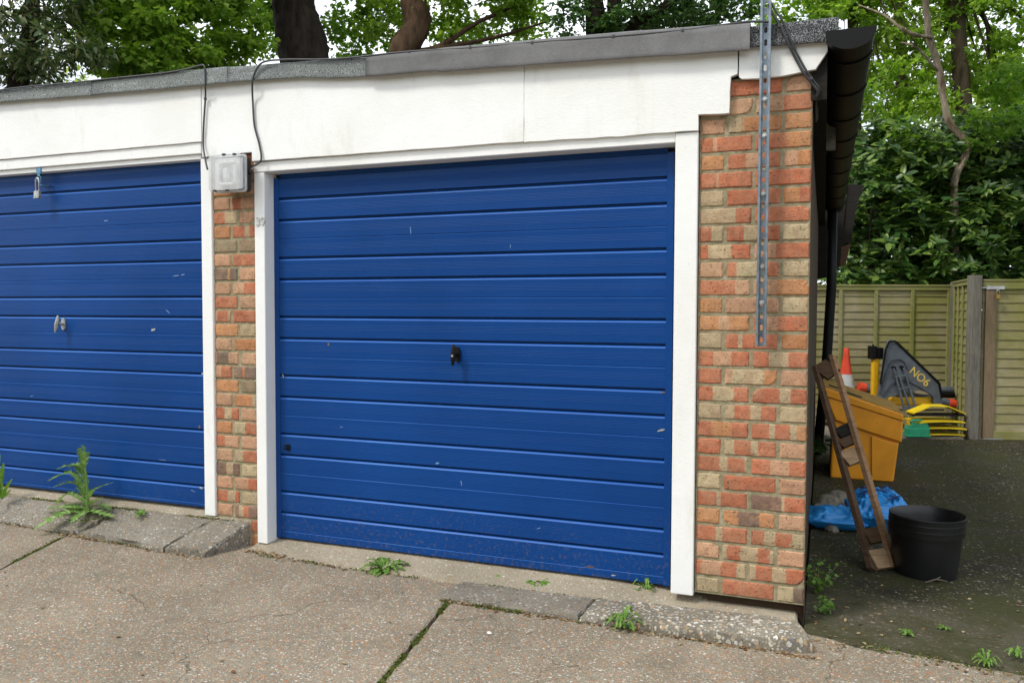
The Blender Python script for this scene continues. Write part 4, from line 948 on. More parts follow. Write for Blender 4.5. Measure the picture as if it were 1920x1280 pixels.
def smooth_pts(P, sub):
    P = [Vector(p) for p in P]; out = []
    for i in range(len(P)-1):
        p0, p1, p2, p3 = P[max(i-1, 0)], P[i], P[i+1], P[min(i+2, len(P)-1)]
        for k in range(sub):
            t = k/sub; out.append(.5*((2*p1)+(-p0+p2)*t+(2*p0-5*p1+4*p2-p3)*t*t+(-p0+3*p1-3*p2+p3)*t**3))
    out.append(P[-1]); return out
def interp_r(r, n, sub):
    m = (n-1)*sub+1; return list(np.interp(np.linspace(0, 1, m), np.linspace(0, 1, len(r)), r))
def gv(px, depth, z=-.3): x, y = gp(px, depth); return (x, y, z)
W = lambda px, py, d: tuple(wp(px, py, d))
# 1 laurel, far left
tree('evergreen_tree', 'dark glossy leaved evergreen at the far left above the roof', 'tree', [gv(30, 11), W(30, 200, 11), W(60, 40, 11), W(50, -200, 11.3)], [.16, .13, .1, .05], M['bark_dark'],
     [(W(0, 40, 11), (1.6, 1.4, 1.7)), (W(110, 90, 11.3), (.75, .9, .75)), (W(40, -200, 11.3), (1.9, 1.6, 1.3)), (W(-180, 0, 11.2), (1.6, 1.6, 2.2))], 400, 60, .24, .12, .30, M['leaf_laurel'], 16)
# 2 maple bright
tree('maple_tree', 'bright green leafy tree standing behind the left garage roof', 'tree', [gv(240, 13), W(240, 250, 13), W(243, 100, 13), W(250, -120, 13.2)], [.17, .13, .10, .05], M['bark_mid'],
     [(W(250, 70, 12.6), (.95, 1.2, 1.05)), (W(350, 60, 12.8), (1.15, 1.3, 1.1)), (W(440, 55, 13), (.42, .8, .8)), (W(330, -150, 13), (2.1, 1.8, 1.3)), (W(200, 20, 12.8), (.7, .8, .7))], 560, 60, .26, .10, .8, M['leaf_bright'], 18, shape=1, flat=.3,
     limb_from=[W(243, 100, 13), W(250, -60, 13.1)])
# 3 big dark trunk
tree('oak_tree', 'massive dark trunked oak behind the roof left of centre', 'tree', [gv(575, 14.5), W(588, 250, 14.5), W(568, 90, 14.5), W(550, 0, 14.5), W(545, -160, 14.5)], [.54, .50, .44, .38, .34], M['bark_dark'],
     [(W(600, -300, 16), (2.6, 2.0, 1.5)), (W(680, 30, 16.6), (.95, 1.0, .95)), (W(460, -200, 16.5), (1.8, 1.4, 1.3)), (W(480, 40, 17), (1.0, .8, .9))], 620, 50, .3, .11, .7, M['leaf_mid'], 16, shape=1)
# 4 reddish trunk
tree('oak_tree', 'leaning reddish brown trunked oak behind the smooth felt', 'tree', [gv(735, 15), W(738, 240, 15), W(752, 110, 15), W(782, 50, 15), W(775, -10, 15), W(760, -150, 15)], [.34, .32, .26, .25, .24, .2], M['bark_red'],
     [(W(900, 20, 15.5), (1.7, 1.4, .75)), (W(700, 20, 15.5), (.6, .9, .9)), (W(820, -170, 15.3), (2.6, 2, 1.2)), (W(960, 45, 15.8), (.8, 1, .45))], 300, 50, .3, .105, .75, M['leaf_bright'], 16, shape=1,
     extra=[([W(770, 105, 15), W(830, 85, 15), W(900, 40, 15), W(1000, 0, 15.2)], [.07, .055, .04, .02]), ([W(765, 100, 15), W(840, 88, 15), W(930, 70, 15.1), (W(1030, 40, 15.2))], [.06, .05, .03, .015])])
# 5 ivy tree
tree('ivy_clad_tree', 'ivy clad tree with twin dark trunks behind the right end of the roof', 'tree', [gv(1120, 14), W(1122, 240, 14), W(1118, 60, 14), W(1108, -40, 14), W(1100, -160, 14)], [.22, .2, .17, .15, .1], M['bark_dark'],
     [(W(1080, 35, 13.8), (.55, .6, .6)), (W(1180, 45, 13.8), (.75, .7, .5)), (W(1260, 30, 14), (.8, .8, .5)), (W(1130, -160, 14), (2.2, 1.6, 1.2)), (W(1340, 20, 14.3), (.9, .9, .7))], 420, 50, .24, .085, .85, M['leaf_ivy'], 12, shape=1,
     extra=[([W(1145, 240, 14), W(1150, 60, 14), W(1155, -60, 14)], [.17, .14, .1]), ([W(1150, 75, 14), W(1190, 45, 14), W(1240, 22, 14), W(1300, -30, 14)], [.1, .11, .1, .08])])
# 6 right hand trees
tree('woodland_tree', 'tall slender tree with thin brown trunk right of the metal channel', 'tree', [gv(1590, 16), W(1600, 300, 16), W(1602, 100, 16), W(1585, -80, 16)], [.15, .13, .1, .07], M['bark_mid'],
     [(W(1500, 30, 15.5), (1.2, 1.5, 1.0)), (W(1600, -60, 16), (1.9, 1.8, 1.5)), (W(1690, 130, 15), (1.0, 1.1, 1.2)), (W(1640, 30, 15.6), (1.0, 1.1, .9))], 200, 55, .28, .105, .7, M['leaf_bright'], 18, shape=1)
tree('woodland_tree', 'grey trunked tree at the top right corner behind the pale leaning stem', 'tree', [gv(1800, 15), W(1810, 300, 15), W(1800, 100, 15), W(1790, -80, 15)], [.2, .17, .13, .1], M['bark_mid'],
     [(W(1830, 80, 15.2), (1.5, 1.4, 1.6)), (W(1790, -140, 15), (2.3, 1.8, 1.5)), (W(1960, 60, 14.8), (1.5, 1.4, 2.2)), (W(1745, 210, 14.6), (.9, .9, .8))], 330, 55, .26, .10, .7, M['leaf_bright'], 20, shape=1)
tree('woodland_tree', 'slender tree with a forked trunk between the other right hand trees', 'tree', [gv(1690, 18), W(1695, 300, 18), W(1690, 120, 18), W(1680, -80, 18)], [.16, .14, .12, .08], M['bark_mid'],
     [(W(1740, 100, 18), (2.0, 1.5, 1.6)), (W(1560, 150, 17.5), (1.4, 1.3, 1.5)), (W(1650, -120, 18), (2.6, 2, 1.6))], 230, 50, .32, .11, .7, M['leaf_olive'], 18, shape=1)
# pale stem
tree('slender_pale_tree', 'pale crooked stem rising out of the dark rhododendron', 'tree', [gv(1800, 11.6), W(1790, 420, 11.6), W(1792, 335, 11.6), W(1812, 275, 11.6), W(1778, 225, 11.6), W(1762, 140, 11.6), W(1742, 60, 11.6), W(1732, -40, 11.6), W(1722, -140, 11.3)], [.045, .045, .046, .050, .040, .040, .038, .034, .03], M['bark_pale'],
     [(W(1720, -220, 11.4), (1.4, 1.2, .8)), (W(1690, 250, 11.6), (.45, .5, .35)), (W(1860, 260, 11.5), (.5, .5, .4)), (W(1620, 190, 12), (.35, .4, .4)), (W(1900, 150, 12), (.4, .5, .5))], 190, 45, .25, .09, .7, M['leaf_mid'], 5, shape=1, jit=.7,
     extra=[([W(1745, 70, 11.6), W(1700, 60, 11.3), W(1660, 30, 11.4), W(1610, 10, 11.5)], [.03, .022, .016, .008]), ([W(1760, 135, 11.6), W(1720, 90, 11.4), W(1690, 80, 11.5)], [.02, .015, .008])])
# rhododendron masses
def bush(label, base_px, depth, ells, ncl, seedn=0, mat='leaf_rhodo', per=15, size=.155, w=.40, crad=.2):
    b = Vector(gv(base_px, depth)); e = empty('rhododendron', b, 0, label, 'shrub', 'rhododendrons behind the fence')
    e2 = [(tuple(Vector(c)-b), r) for c, r in ells]
    C, _, _, _ = clumps(e2, ncl, 1, crad, 1, .62)
    # whorls: leaves radiating from each twig tip
    n = len(C); idx = np.repeat(np.arange(n), per); ax = rv(n)*.5; ax[:, 2] += .8; ax[:, 1] -= .45; ax /= np.linalg.norm(ax, axis=1, keepdims=True); A = ax[idx]
    r1 = rv(len(idx)); r1 -= A*(r1*A).sum(1, keepdims=True); r1 /= np.linalg.norm(r1, axis=1, keepdims=True)
    out = r1+A*(RNG.random((len(idx), 1))*.7-.15); nr = A+rv(len(idx))*.25
    pos = C[idx]+rv(len(idx))*.03-A*(RNG.random((len(idx), 1))*.10)
    leaf_obj('foliage', pos, out, nr, size*(.6+.7*RNG.random(len(idx))), w, M[mat], e, .12, 0, .12)
    m = MB(); limbs(m, (0, 0, .2), C, .035, 14); m.build('stems', M['bark_dark'], e, smooth=True)
    return e
bush('dark rhododendron directly above the far fence panel beside the gutter', 1640, 11.6, [(W(1640, 400, 11.7), (.85, .8, 1.1)), (W(1600, 520, 11.6), (.6, .6, .7)), (W(1680, 300, 11.9), (.8, .8, .75)), (W(1700, 480, 11.5), (.7, .6, .7))], 560)
bush('rhododendron around the base of the pale crooked stem', 1780, 11.9, [(W(1790, 420, 12), (.95, .8, 1.0)), (W(1760, 300, 12.3), (.9, .8, .75)), (W(1850, 500, 11.8), (.8, .7, .6)), (W(1792, 448, 11.1), (.55, .3, .72))], 560)
bush('tall rhododendron above the timber gate at the right edge', 1920, 11.5, [(W(1900, 400, 11.6), (.9, .8, 1.1)), (W(1980, 330, 11.8), (1.0, .9, 1.2)), (W(1890, 270, 12.2), (.7, .7, .6)), (W(2080, 450, 11.4), (.9, .9, 1.3))], 560)
bush('rhododendron right of the timber gate beyond the edge of the yard', 2330, 11.3, [(W(2280, 400, 11.5), (1.1, .9, 1.4)), (W(2450, 430, 11.5), (1.1, .9, 1.5))], 380)
bush('shadowy rhododendron further back in the hedge', 1740, 13.6, [(W(1740, 380, 13.8), (2.6, .8, 1.6)), (W(1900, 330, 13.9), (1.4, .8, 1.6)), (W(1560, 420, 13.6), (1.2, .8, 1.3))], 620, size=.18)
# overhanging trees that shade the yard (mostly above the frame)
tree('overhanging_tree', 'large tree right of the yard whose boughs hang over it', 'tree', [(5.2, 5.2, -.3), (5.1, 5.3, 2.5), (4.8, 5.4, 5.0), (4.4, 5.4, 7)], [.3, .26, .22, .14], M['bark_mid'],
     [((2.8, 5.0, 7.2), (2.6, 3.0, 1.2)), ((2.9, 2.6, 6.9), (1.9, 1.8, .9)), ((5.0, 4.2, 6.6), (2.4, 3.2, 1.6)), ((2.0, 7.2, 7.8), (2.6, 2.2, 1.1)), ((5.5, 7.4, 6.2), (2.2, 2.2, 2.0))], 1500, 60, .35, .13, .7, M['leaf_mid'], 24, shape=1)
# distant wood behind everything
C, pos, out, nr = clumps([((x, y, z), (4, 2.5, rz)) for x, y, z, rz in ((-20, 22, 5, 4), (-14, 22, 6, 3.4), (-8, 24, 6, 3.4), (-2, 24, 5.5, 3.6), (4, 23, 6, 4), (10, 22, 6, 4), (16, 20, 6, 4.5), (-26, 20, 6, 5))]+[((x, 19+random.uniform(-1, 1), 1.6), (4, 1.6, 2.6)) for x in (-24, -17, -10, -4, 2, 8, 14, 20)]+[((13, 12, 2.2), (2.5, 3, 3)), ((19, 7, 2.5), (3, 5, 3.5))], 1300, 38, .8, .6, .3)
o = leaf_obj('distant_wood', pos, out, nr, .26*(.6+.8*RNG.random(len(pos))), .7, M['leaf_olive'], None, .1, 1); tag(o, 'distant green wood glimpsed through the nearer trees', 'woodland', None, 'stuff')

C, pos, out, nr = clumps([((x, -17+random.uniform(-1, 1), 3), (4, 2.0, rz)) for x, rz in ((-22, 4), (-15, 5), (-8, 4.5), (-1, 4), (6, 5), (13, 4.5), (20, 4))], 700, 40, .9, .6, .3)  # unseen trees added behind the camera to darken the sky reflected in the doors
o = leaf_obj('unseen_added_wood', pos, out, nr, .3*(.6+.8*RNG.random(len(pos))), .7, M['leaf_olive'], None, .1, 1); tag(o, 'unseen green wood added behind the viewer to darken the door reflections', 'woodland', None, 'stuff')

# ------------------------------------------------------------------ timber frame leaning by the bin, bag, pots
foot = Vector((.36, .95, yardz(.36, .95)+.02))
tl, tr = at(1530, 690, 1.88), at(1561, 668, 1.95); bl, br = at(1635, 1068, .92), at(1676, 1063, 1.0)
zb_ = yardz(.4, .95)
TF = empty('timber_frame', (bl.x, bl.y, zb_), 0, 'narrow ladder like wooden frame leaning against the yellow grit bin', 'wooden frame'); o_ = Vector(TF.location)
def plank(m, a, b, wv, t, name=None):
    a, b = Vector(a), Vector(b); d = (b-a).normalized(); s = Vector(wv).normalized(); n = d.cross(s).normalized(); s = n.cross(d)
    h = Vector(wv).length/2; vs = []
    for p in (a, b):
        for i, j in ((-1, -1), (1, -1), (1, 1), (-1, 1)): vs.append(tuple(p+s*h*i+n*t/2*j-o_))
    m.add(vs, [(0, 3, 2, 1), (4, 5, 6, 7), (0, 1, 5, 4), (1, 2, 6, 5), (2, 3, 7, 6), (3, 0, 4, 7)])
wdir = Vector((.15, .95, .25)).normalized()
for a, b, wv in ((tl, bl, wdir*.055), (tr, br, wdir*.055)):
    m = MB(); plank(m, a, b, wv, .024); o = m.build('rail', M['wood_brown'] if a is tl else M['wood_mid'], TF)
def blk(t, ln, mat, off=0):
    a = tl.lerp(bl, t); b = tr.lerp(br, t); a2 = tl.lerp(bl, t+ln); m = MB(); c0 = (a+a2)/2; c1 = (b+tr.lerp(br, t+ln))/2
    d = (bl-tl).normalized(); plank(m, c0+(c1-c0)*.12+wdir*off, c0+(c1-c0)*.88+wdir*off, d*(bl-tl).length*ln, .022); m.build('block', mat, TF)
blk(.0, .09, M['wood_brown']); blk(.36, .05, M['wood_black'], .012); blk(.42, .04, M['wood_brown'], .012); blk(.475, .07, M['wood_pale']); blk(.84, .06, M['wood_brown'], .012); blk(.925, .075, M['wood_pale'])
# blue bag
BG = empty('salt_bag', (.36, 1.95, yardz(.4, 2)), R(4), 'crumpled blue plastic bag lying at the foot of the yellow grit bin', 'plastic bag')
def bagmesh(rx, ry, rz, seed, c=(0, 0, 0)):
    m = MB(); nu, nv = 110, 50
    for j in range(nv+1):
        for i in range(nu):
            th = 2*math.pi*i/nu; ph = -math.pi/2+math.pi*j/nv; e = .55
            x = math.copysign(abs(math.cos(th))**e, math.cos(th))*abs(math.cos(ph))**.6; y = math.copysign(abs(math.sin(th))**e, math.sin(th))*abs(math.cos(ph))**.6; z = math.copysign(abs(math.sin(ph))**1.0, math.sin(ph))
            k = 1-max(abs(x), abs(y))**4*.85; w1 = nz3(x*2+seed, y*2, z)*.20+nz3(x*6+seed, y*3, z, 2)*.10+abs(nz3(x*3, y*4+seed, z, 1.5))*.32-.08+abs(nz3(x*7+seed, y*7, z, 1.6))*.14
            zz = max(z*k+w1*.9*(1 if z > 0 else .2), -.98); m.v.append((c[0]+x*rx*(1+w1*.25), c[1]+y*ry*(1+w1*.25), c[2]+rz*(1+zz)))
    for j in range(nv):
        for i in range(nu): m.face((j*nu+i, j*nu+(i+1) % nu, (j+1)*nu+(i+1) % nu, (j+1)*nu+i))
    return m
bm1 = bagmesh(.18, .22, .115, 1.3, (.03, 0, 0)); bg = bm1.build('bag', M['blue_bag'], BG, smooth=True)
bagmesh(.20, .13, .065, 5.1, (-.22, -.08, 0)).build('open_end', M['blue_bag'], BG, smooth=True)
# snowflake and print marks on the bag (star of bars lying on the film)
def surf_z(x, y):
    best = 0
    for v in bm1.v:
        if abs(v[0]-x) < .016 and abs(v[1]-y) < .016: best = max(best, v[2])
    return best
m = MB()
for cx_, cy_, rr in ((.05, .02, .045), (-.05, -.06, .05), (.10, -.12, .035), (.09, .12, .03), (-.04, .09, .035)):
    for k in range(3):
        a = R(60*k+12)
        pts = [(cx_+math.cos(a)*rr*t, cy_+math.sin(a)*rr*t) for t in (-1, -.5, 0, .5, 1)]
        m.tube([(x, y, surf_z(x, y)+.001) for x, y in pts], .0035, 5)
m.build('print', M['navy'], BG)
for k, (x, y, s) in enumerate(((.10, 2.5, .09), (.17, 2.75, .08), (.06, 2.25, .07), (.22, 2.45, .05), (.12, 1.75, .045))):
    m = MB(); m.lathe([(0, s), (s*.6, s*.85), (s, s*.3), (s*.9, -.2*s), (0, -.3*s)], n=9); m.v = [(p[0]*(1+.3*nz3(*p, 20)), p[1]*(1+.3*nz3(p[1], p[2], p[0], 20)), p[2]) for p in m.v]
    o = m.build('rubble_lump', M['rubble']); o.location = (x, y, yardz(x, y)); tag(o, 'pale lump of rubble between the garage wall and the grit bin' if k < 4 else 'small lump of rubble in front of the torn end of the blue bag', 'rubble', 'rubble lumps by the wall' if k < 4 else None)
# nested pots
pcx, pcy = at(1736, 1000, 1.02).x, 1.02; pz = yardz(pcx, pcy)
def pot():
    e = empty('plant_pot', (pcx, pcy, pz), 0, 'x', 'plant pot', 'three nested black plastic pots')
    m = MB(); r = .177; H = .245
    m.lathe([(0, .004), (r*.74, .004), (r*.76, 0), (r*.80, .0), (r*.86, .08), (r*.93, H-.034), (r*.985, H-.032), (r*.995, H-.004), (r, H), (r*.985, H+.002), (r*.965, H-.004), (r*.90, H-.04), (r*.82, .08), (r*.76, .012), (0, .01)], n=56)
    m.build('pot', M['blackpot'], e, smooth=True, autos=50)
    return e
p0 = pot(); p0['label'] = 'outermost lowest of the three nested black pots on the yard'
for k, lab in ((1, 'middle of the three nested black pots, only its rim band showing'), (2, 'topmost innermost of the three nested black pots with open rim')):
    q = copy_thing(p0, (pcx+.002*k, pcy, pz+.030*k), k*1.0, lab)
# dark boards hanging at far end of side wall
ws = empty('timber_screen', (.0, 5.35, 1.5), 0, 'dark blackened timber boards hanging at the far end of the garage side wall', 'timber screen')
def scr(poly, y, mat):
    m = MB(); m.prism([(at(px, py, y).x, at(px, py, y).z-1.5) for px, py in poly][::-1], y-5.35, y-5.35+.03); return m.build('board', mat, ws)
scr([(1528, 350), (1556, 345), (1552, 520), (1528, 524)], 5.38, M['wood_black']); scr([(1557, 345), (1588, 345), (1575, 498), (1553, 512)], 5.40, M['wood_black'])
scr([(1589, 345), (1621, 347), (1606, 386), (1596, 452), (1577, 460)], 5.42, M['wood_black']); scr([(1575, 464), (1595, 456), (1586, 496), (1571, 500)], 5.44, M['wood_brown'])

# ------------------------------------------------------------------ weeds
def strip_leaf(m, pts, w0, teeth=0, amp=.5, droopn=None):
    P = smooth_pts(pts, 6); n = len(P); L_ = 0; o = len(m.v)
    for i, p in enumerate(P):
        t = i/(n-1); d = (P[min(i+1, n-1)]-P[max(i-1, 0)]).normalized(); s = d.cross(Vector((0, 0, 1)))
        s = s.normalized() if s.length > .05 else Vector((1, 0, 0)); u = s.cross(d)
        w = w0*math.sin(math.pi*min(1, .08+t*.92))**.7
        if teeth: w *= (1-amp if i % 2 else 1+amp*.3)
        zz = Vector((0, 0, random.uniform(-1, 1)*w*.3 if teeth else 0)); f_ = d*(w*.5 if (teeth and not i % 2) else 0)
        m.v += [tuple(p+s*w+f_+zz+u*w*.25), tuple(p), tuple(p-s*w+f_-zz+u*w*.25)]
    for i in range(n-1):
        q = o+i*3; m.face((q, q+1, q+4, q+3)); m.face((q+1, q+2, q+5, q+4))
def weedobj(name, m, mat, parent):
    o = m.build(name, mat, parent); me = o.data; a_ = me.attributes.new('rnd', 'FLOAT', 'FACE'); a_.data.foreach_set('value', RNG.random(len(me.polygons)).astype(np.float32)); return o
def thistle(base, H, label):
    e = empty('thistle', base, 0, label, 'weed'); stem = MB(); stem.tube([(0, 0, 0), (.0, 0, H*.3), (-.01, 0, H*.6), (-.035, .0, H*.95)], [.009, .008, .006, .003], 8); weedobj('stem', stem, M['weed_pale'], e)
    L_ = [((0, 0, .04), (-.12, -.02, .10), (-.20, -.05, .03), .022), ((0, 0, .05), (-.09, .0, .16), (-.24, -.02, .13), .026), ((0, 0, .10), (-.10, -.02, .22), (-.25, -.05, .17), .026), ((0, 0, .16), (-.09, 0, .26), (-.20, -.03, .24), .024),
          ((0, 0, .07), (.08, -.03, .14), (.24, -.04, .20), .013), ((0, 0, .04), (.07, -.03, .07), (.17, -.05, .11), .018), ((0, 0, .01), (.10, -.05, .025), (.26, -.06, .01), .026), ((0, 0, .01), (-.06, -.12, .01), (-.10, -.26, -.045), .030),
          ((0, 0, .02), (-.10, -.06, .03), (-.27, -.06, .012), .024), ((0, 0, .02), (.05, -.10, .01), (.06, -.16, -.015), .022), ((-.01, 0, H*.6), (-.06, -.01, H*.75), (-.12, -.02, H*.7), .02), ((-.02, 0, H*.7), (.0, -.01, H*.95), (-.02, -.02, H*1.08), .018),
          ((-.02, 0, H*.65), (-.05, 0, H*.9), (-.06, 0, H*1.02), .018), ((0, 0, .015), (-.12, .0, .03), (-.20, .0, .02), .02), ((0, 0, .02), (.10, .0, .05), (.18, -.01, .03), .022)]
    for a, b, c, w_ in L_:
        m = MB(); strip_leaf(m, smooth_pts([a, b, c], 4), w_*1.35, 1, .62); weedobj('leaf', m, M['weed_pale'], e)
    return e
def gzl(x, y): return .072-.105*(max(0, min(1, (-y-.03)/.24)))**1.15
pt = at(165, 965, -.09); thistle((pt.x, -.09, gzl(pt.x, -.09)-.004), .36, 'tall spiny green thistle growing from the cracked ramp before the left door')
def rosette(base, n, ln, w_, label, teeth=1, up_=.35, name='weed', mat='weed', asone=True, seed=0):
    rs = random.Random(seed+int(abs(base[0])*1000)); e = MB()
    for k in range(n):
        a = 2*math.pi*(k+rs.random()*.7)/n; l = ln*rs.uniform(.55, 1.1); u = up_*rs.uniform(.4, 1.3)
        d = Vector((math.cos(a), math.sin(a), 0)); p0 = Vector((0, 0, .004)); strip_leaf(e, [p0, p0+d*l*.5+Vector((0, 0, l*u)), p0+d*l+Vector((0, 0, l*u*.5))], w_*rs.uniform(.7, 1.2), teeth, .5)
    o = weedobj(name, e, M[mat], None); o.location = base; return tag(o, label, 'weed')
def onyz(px, py, zfun):
    z = -.05
    for _ in range(12):
        d = fw+rt2*((px-960)/FPX)-up2*((py-640)/FPX); t = (z-CAM.z)/d.z; p = CAM+d*t; z = zfun(p.x, p.y)
    p.z = z; return p
flatz = lambda x, y: -.07
p = onyz(4, 935, lambda x, y: .075); 
m = MB()
for a, b, c, w_ in (((0, 0, 0), (.0, 0, .12), (.02, 0, .22), .018), ((0, 0, 0), (.04, 0, .07), (.09, 0, .13), .014), ((0, 0, 0), (.05, -.01, .03), (.10, -.02, .07), .012), ((0, 0, 0), (-.05, 0, .1), (-.09, 0, .16), .015), ((0, 0, 0), (.02, -.04, .02), (.05, -.08, .01), .010), ((0, 0, .0), (-.03, 0, .16), (-.01, 0, .27), .016)):
    strip_leaf(m, smooth_pts([a, b, c], 3), w_)
o = weedobj('weed', m, M['weed'], None); o.location = p; tag(o, 'lance leaved weed at the left edge of the photo before the left door', 'weed')
rosette(onyz(262, 968, lambda x, y: .06), 7, .055, .009, 'tiny green sprout on the cracked ramp right of the thistle', 0, .5)
rosette(onyz(722, 1072, flatz), 22, .13, .017, 'largest flat toothed weed below the right blue door near its left side')
rosette(onyz(1006, 1098, flatz), 14, .105, .016, 'toothed weed between the right blue door and the first apron slab')
rosette(onyz(978, 1146, lambda x, y: -.08), 8, .05, .010, 'tiny weed in the joint at the front of the first apron slab')
rosette(onyz(1168, 1180, lambda x, y: -.08), 20, .085, .010, 'weed in the joint at the front of the long apron slab beside a white stone', up_=.8)
rosette(onyz(1210, 1116, flatz), 16, .07, .006, 'fine feathery weed below the right end of the right blue door', up_=.9, teeth=1)
rosette(onyz(838, 1080, flatz), 8, .05, .008, 'small weed at the corner where the first apron slab meets the slab joint')
rosette(onyz(935, 1086, flatz), 26, .06, .006, 'low mossy weed tuft left of the toothed weed at the apron edge', up_=.4)
rosette(onyz(1272, 1130, flatz), 10, .035, .008, 'tiny weed at the foot of the right white door jamb')
rosette(onyz(1700, 1190, yardz), 10, .04, .007, 'small green weed in the open yard in front of the pots')
rosette(onyz(1770, 1180, yardz), 8, .035, .006, 'sparse weed in the yard to the right of the small green weed')
rosette(onyz(1850, 1250, yardz), 18, .055, .005, 'fine weed along the edge between forecourt and yard near the right corner', up_=.7)
rosette(onyz(1905, 1235, yardz), 9, .05, .007, 'little weed in the bottom right corner of the yard', up_=.7)
def sprig(base, n, H, label, mat='leaf_ivy', spread=.12, sz=.035):
    pos = []; e = empty('weed', base, 0, label, 'weed'); m = MB()
    for k in range(n):
        a = random.random()*6.28; tip = Vector((math.cos(a)*spread*random.random(), math.sin(a)*spread*random.random(), H*random.uniform(.4, 1))); m.tube([(0, 0, 0), tuple(tip*.5+Vector((0, 0, .01))), tuple(tip)], [.002, .0015, .001], 4)
        for j in range(7): pos.append(tuple(tip*random.uniform(.3, 1)+Vector((random.uniform(-1, 1), random.uniform(-1, 1), random.uniform(-.5, .5)))*.02))
    weedobj('stems', m, M['weed'], e); pos = np.array(pos); leaf_obj('leaves', pos, rv(len(pos))+np.array([0, 0, -.1]), rv(len(pos))*.5+np.array([0, 0, 1]), sz*(.6+.6*RNG.random(len(pos))), .75, M[mat], e, .1, 1)
sprig(onyz(1535, 1110, yardz), 12, .16, 'leafy green weed against the garage wall in the shaded yard', 'weed', .12, .028)
sprig(onyz(1545, 1150, yardz), 6, .07, 'small leafy weed just in front of the taller one in the shaded yard', 'weed', .07, .025)
for i, (u, v) in enumerate(((.62, .55), (.78, .40), (.90, .25))):
    sprig(tuple(onlid(u, v, .008)), 9, .05, ['leafy sprig lying on the middle of the grit bin lid', 'leafy sprig lying low on the grit bin lid', 'small sprig lying at the lower edge of the grit bin lid'][i], 'leaf_ivy', .14, .07)
sprig(tuple(onlid(.03, .55, .008)), 10, .06, 'yellowish mossy tuft at the top of the grit bin lid', 'moss', .1, .045)
# moss in joints, litter
pts = []
def along(a, b, n, wid, zf, prob=1):
    for k in range(n):
        t = random.random()
        if noise.noise(Vector((t*7+a[0], 3, b[1]))) > prob: continue
        x = a[0]+(b[0]-a[0])*t+random.gauss(0, wid); y = a[1]+(b[1]-a[1])*t+random.gauss(0, wid); pts.append((x, y, zf(x, y)))
along((J1(-.35), -.35), (J1(-1.9), -1.9), 3200, .007, lambda x, y: cz(x, y)-.006, .15)
along((J2(-.22), -.22), (J2(-1.5), -1.5), 2600, .006, lambda x, y: cz(x, y)-.006, .1)
along((-1.55, -.345), (-.86, -.345), 800, .008, lambda x, y: cz(x, y), .0)
along((-1.48, -.125), (-.05, -.118), 1500, .008, lambda x, y: -.056, .05)
along((-2.65, -.14), (-1.5, -.125), 500, .010, lambda x, y: cz(x, y), -.05)
along((.05, -.12), (2.5, -.47), 900, .02, lambda x, y: cz(x, y)+.002, .05)
along((-5.0, -.05), (-2.9, -.02), 900, .006, lambda x, y: .072, .0); along((-3.60, -.04), (-3.79, -.26), 160, .005, lambda x, y: .04, .2); along((-5, -.2), (-3.2, -.29), 500, .010, lambda x, y: cz(x, y)+.003, -.05)
pts = np.array(pts); N = len(pts)
o = leaf_obj('moss', pts, rv(N)+np.array([0, 0, .6]), rv(N)+np.array([0, 0, .4]), .009*(.5+RNG.random(N)), .7, M['moss'], None, .1, 0); tag(o, 'green moss filling the joints of the forecourt slabs', 'moss', None, 'stuff')
pts = []
for k in range(3600):
    x = .02+4.5*random.random()**1.3; y = random.uniform(-.15, 8.8); pts.append((x, y, yardz(x, y)+.003))
along((.05, -.14), (2.0, -.40), 260, .03, lambda x, y: max(cz(x, y), yardz(x, y))+.004)
along((-2.66, -.06), (-2.5, -.12), 60, .02, lambda x, y: -.048); along((-2.74, -.10), (-2.1, -.15), 120, .012, lambda x, y: cz(x, y)+.004)
along((-1.5, -.345), (.05, -.335), 500, .008, lambda x, y: cz(x, y)+.003); along((-4.8, -.215), (-2.86, -.305), 500, .008, lambda x, y: cz(x, y)+.003); along((-1.45, -.112), (-.03, -.110), 400, .006, lambda x, y: -.055)
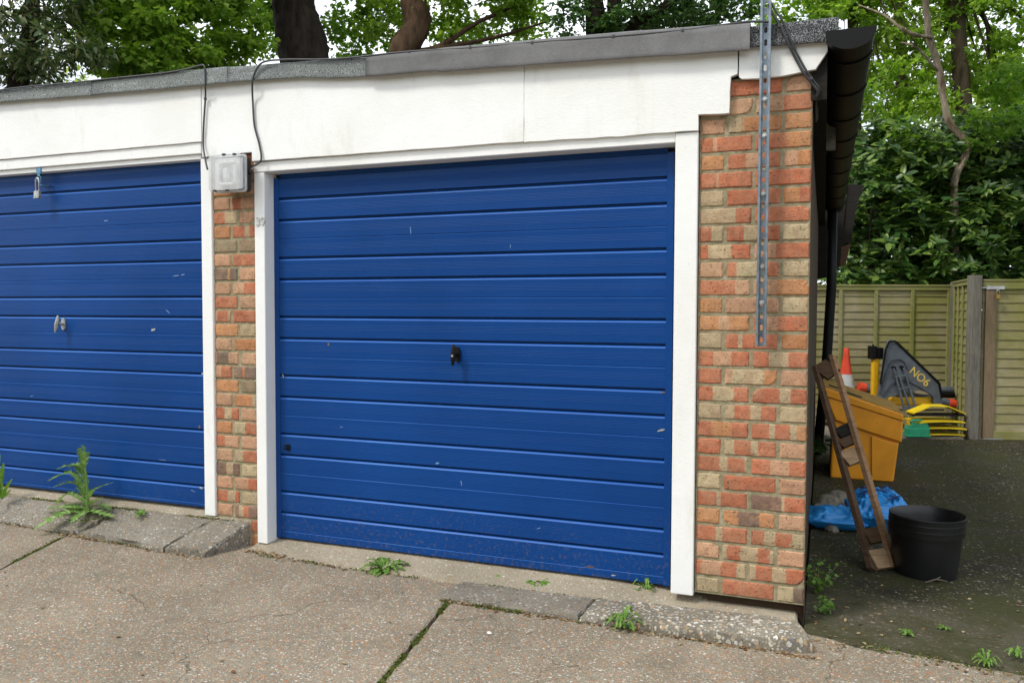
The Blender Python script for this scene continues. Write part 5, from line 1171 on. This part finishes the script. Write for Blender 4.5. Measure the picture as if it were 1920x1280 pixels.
g0_, g1_ = gp(1740, 9.2), gp(1815, 9.3)
for k in range(160):
    t = random.random(); pts.append((g0_[0]*(1-t)+g1_[0]*t+random.gauss(0, .08), g0_[1]*(1-t)+g1_[1]*t+random.gauss(0, .12), -.25))
for k in range(90):
    x = random.uniform(-4, 1.5); y = random.uniform(-1.6, -.4); pts.append((x, y, cz(x, y)+.004))
pts = np.array(pts); N = len(pts)
o = leaf_obj('leaf_litter', pts, rv(N)*np.array([1, 1, .15]), rv(N)*.3+np.array([0, 0, 1]), .02*(.35+RNG.random(N)**2), .55, M['dry'], None, .15, 0, .1); tag(o, 'dry leaf and twig litter scattered on the dark yard', 'litter', None, 'stuff')
# few loose bits
for (px, py, s, lab, c) in ((1180, 1165, .022, 'white stone lying beside the weed at the front of the long apron slab', (.6, .6, .57)), (917, 1186, .012, 'small pale pebble on the forecourt left of the stick', (.6, .55, .5))):
    p = onyz(px, py, lambda x, y: cz(x, y)+.006); m = MB(); m.lathe([(0, s*.5), (s*.6, s*.4), (s, 0), (s*.7, -s*.3), (0, -s*.4)], n=9); m.v = [(q[0]*(1+.4*nz3(*q, 60)), q[1]*.7, q[2]*(1+.4*nz3(q[1], q[0], 1, 60))) for q in m.v]
    o = m.build('stone', simple('stone_'+str(px), c, .8)); o.location = p; tag(o, lab, 'stone')
p = onyz(993, 1183, lambda x, y: cz(x, y)+.006); m = MB(); m.tube([(-.008, -.02, 0), (.0, .0, .002), (.010, .022, 0)], [.002, .003, .0015], 6); o = m.build('twig', simple('pale_twig', (.45, .4, .33), .8)); o.location = p; tag(o, 'short pale twig lying on the forecourt slab', 'twig')
p = onyz(1755, 1090, lambda x, y: yardz(x, y)+.01); m = MB(); m.tube([(-.05, -.03, 0), (0, .0, .012), (.05, .015, .004)], [.003, .004, .002], 6); m.tube([(0, 0, .012), (.03, .04, .02)], [.003, .0015], 6); o = m.build('twig', simple('dark_twig', (.12, .1, .07), .8)); o.location = p; tag(o, 'forked dark twig lying in front of the black pots', 'twig')
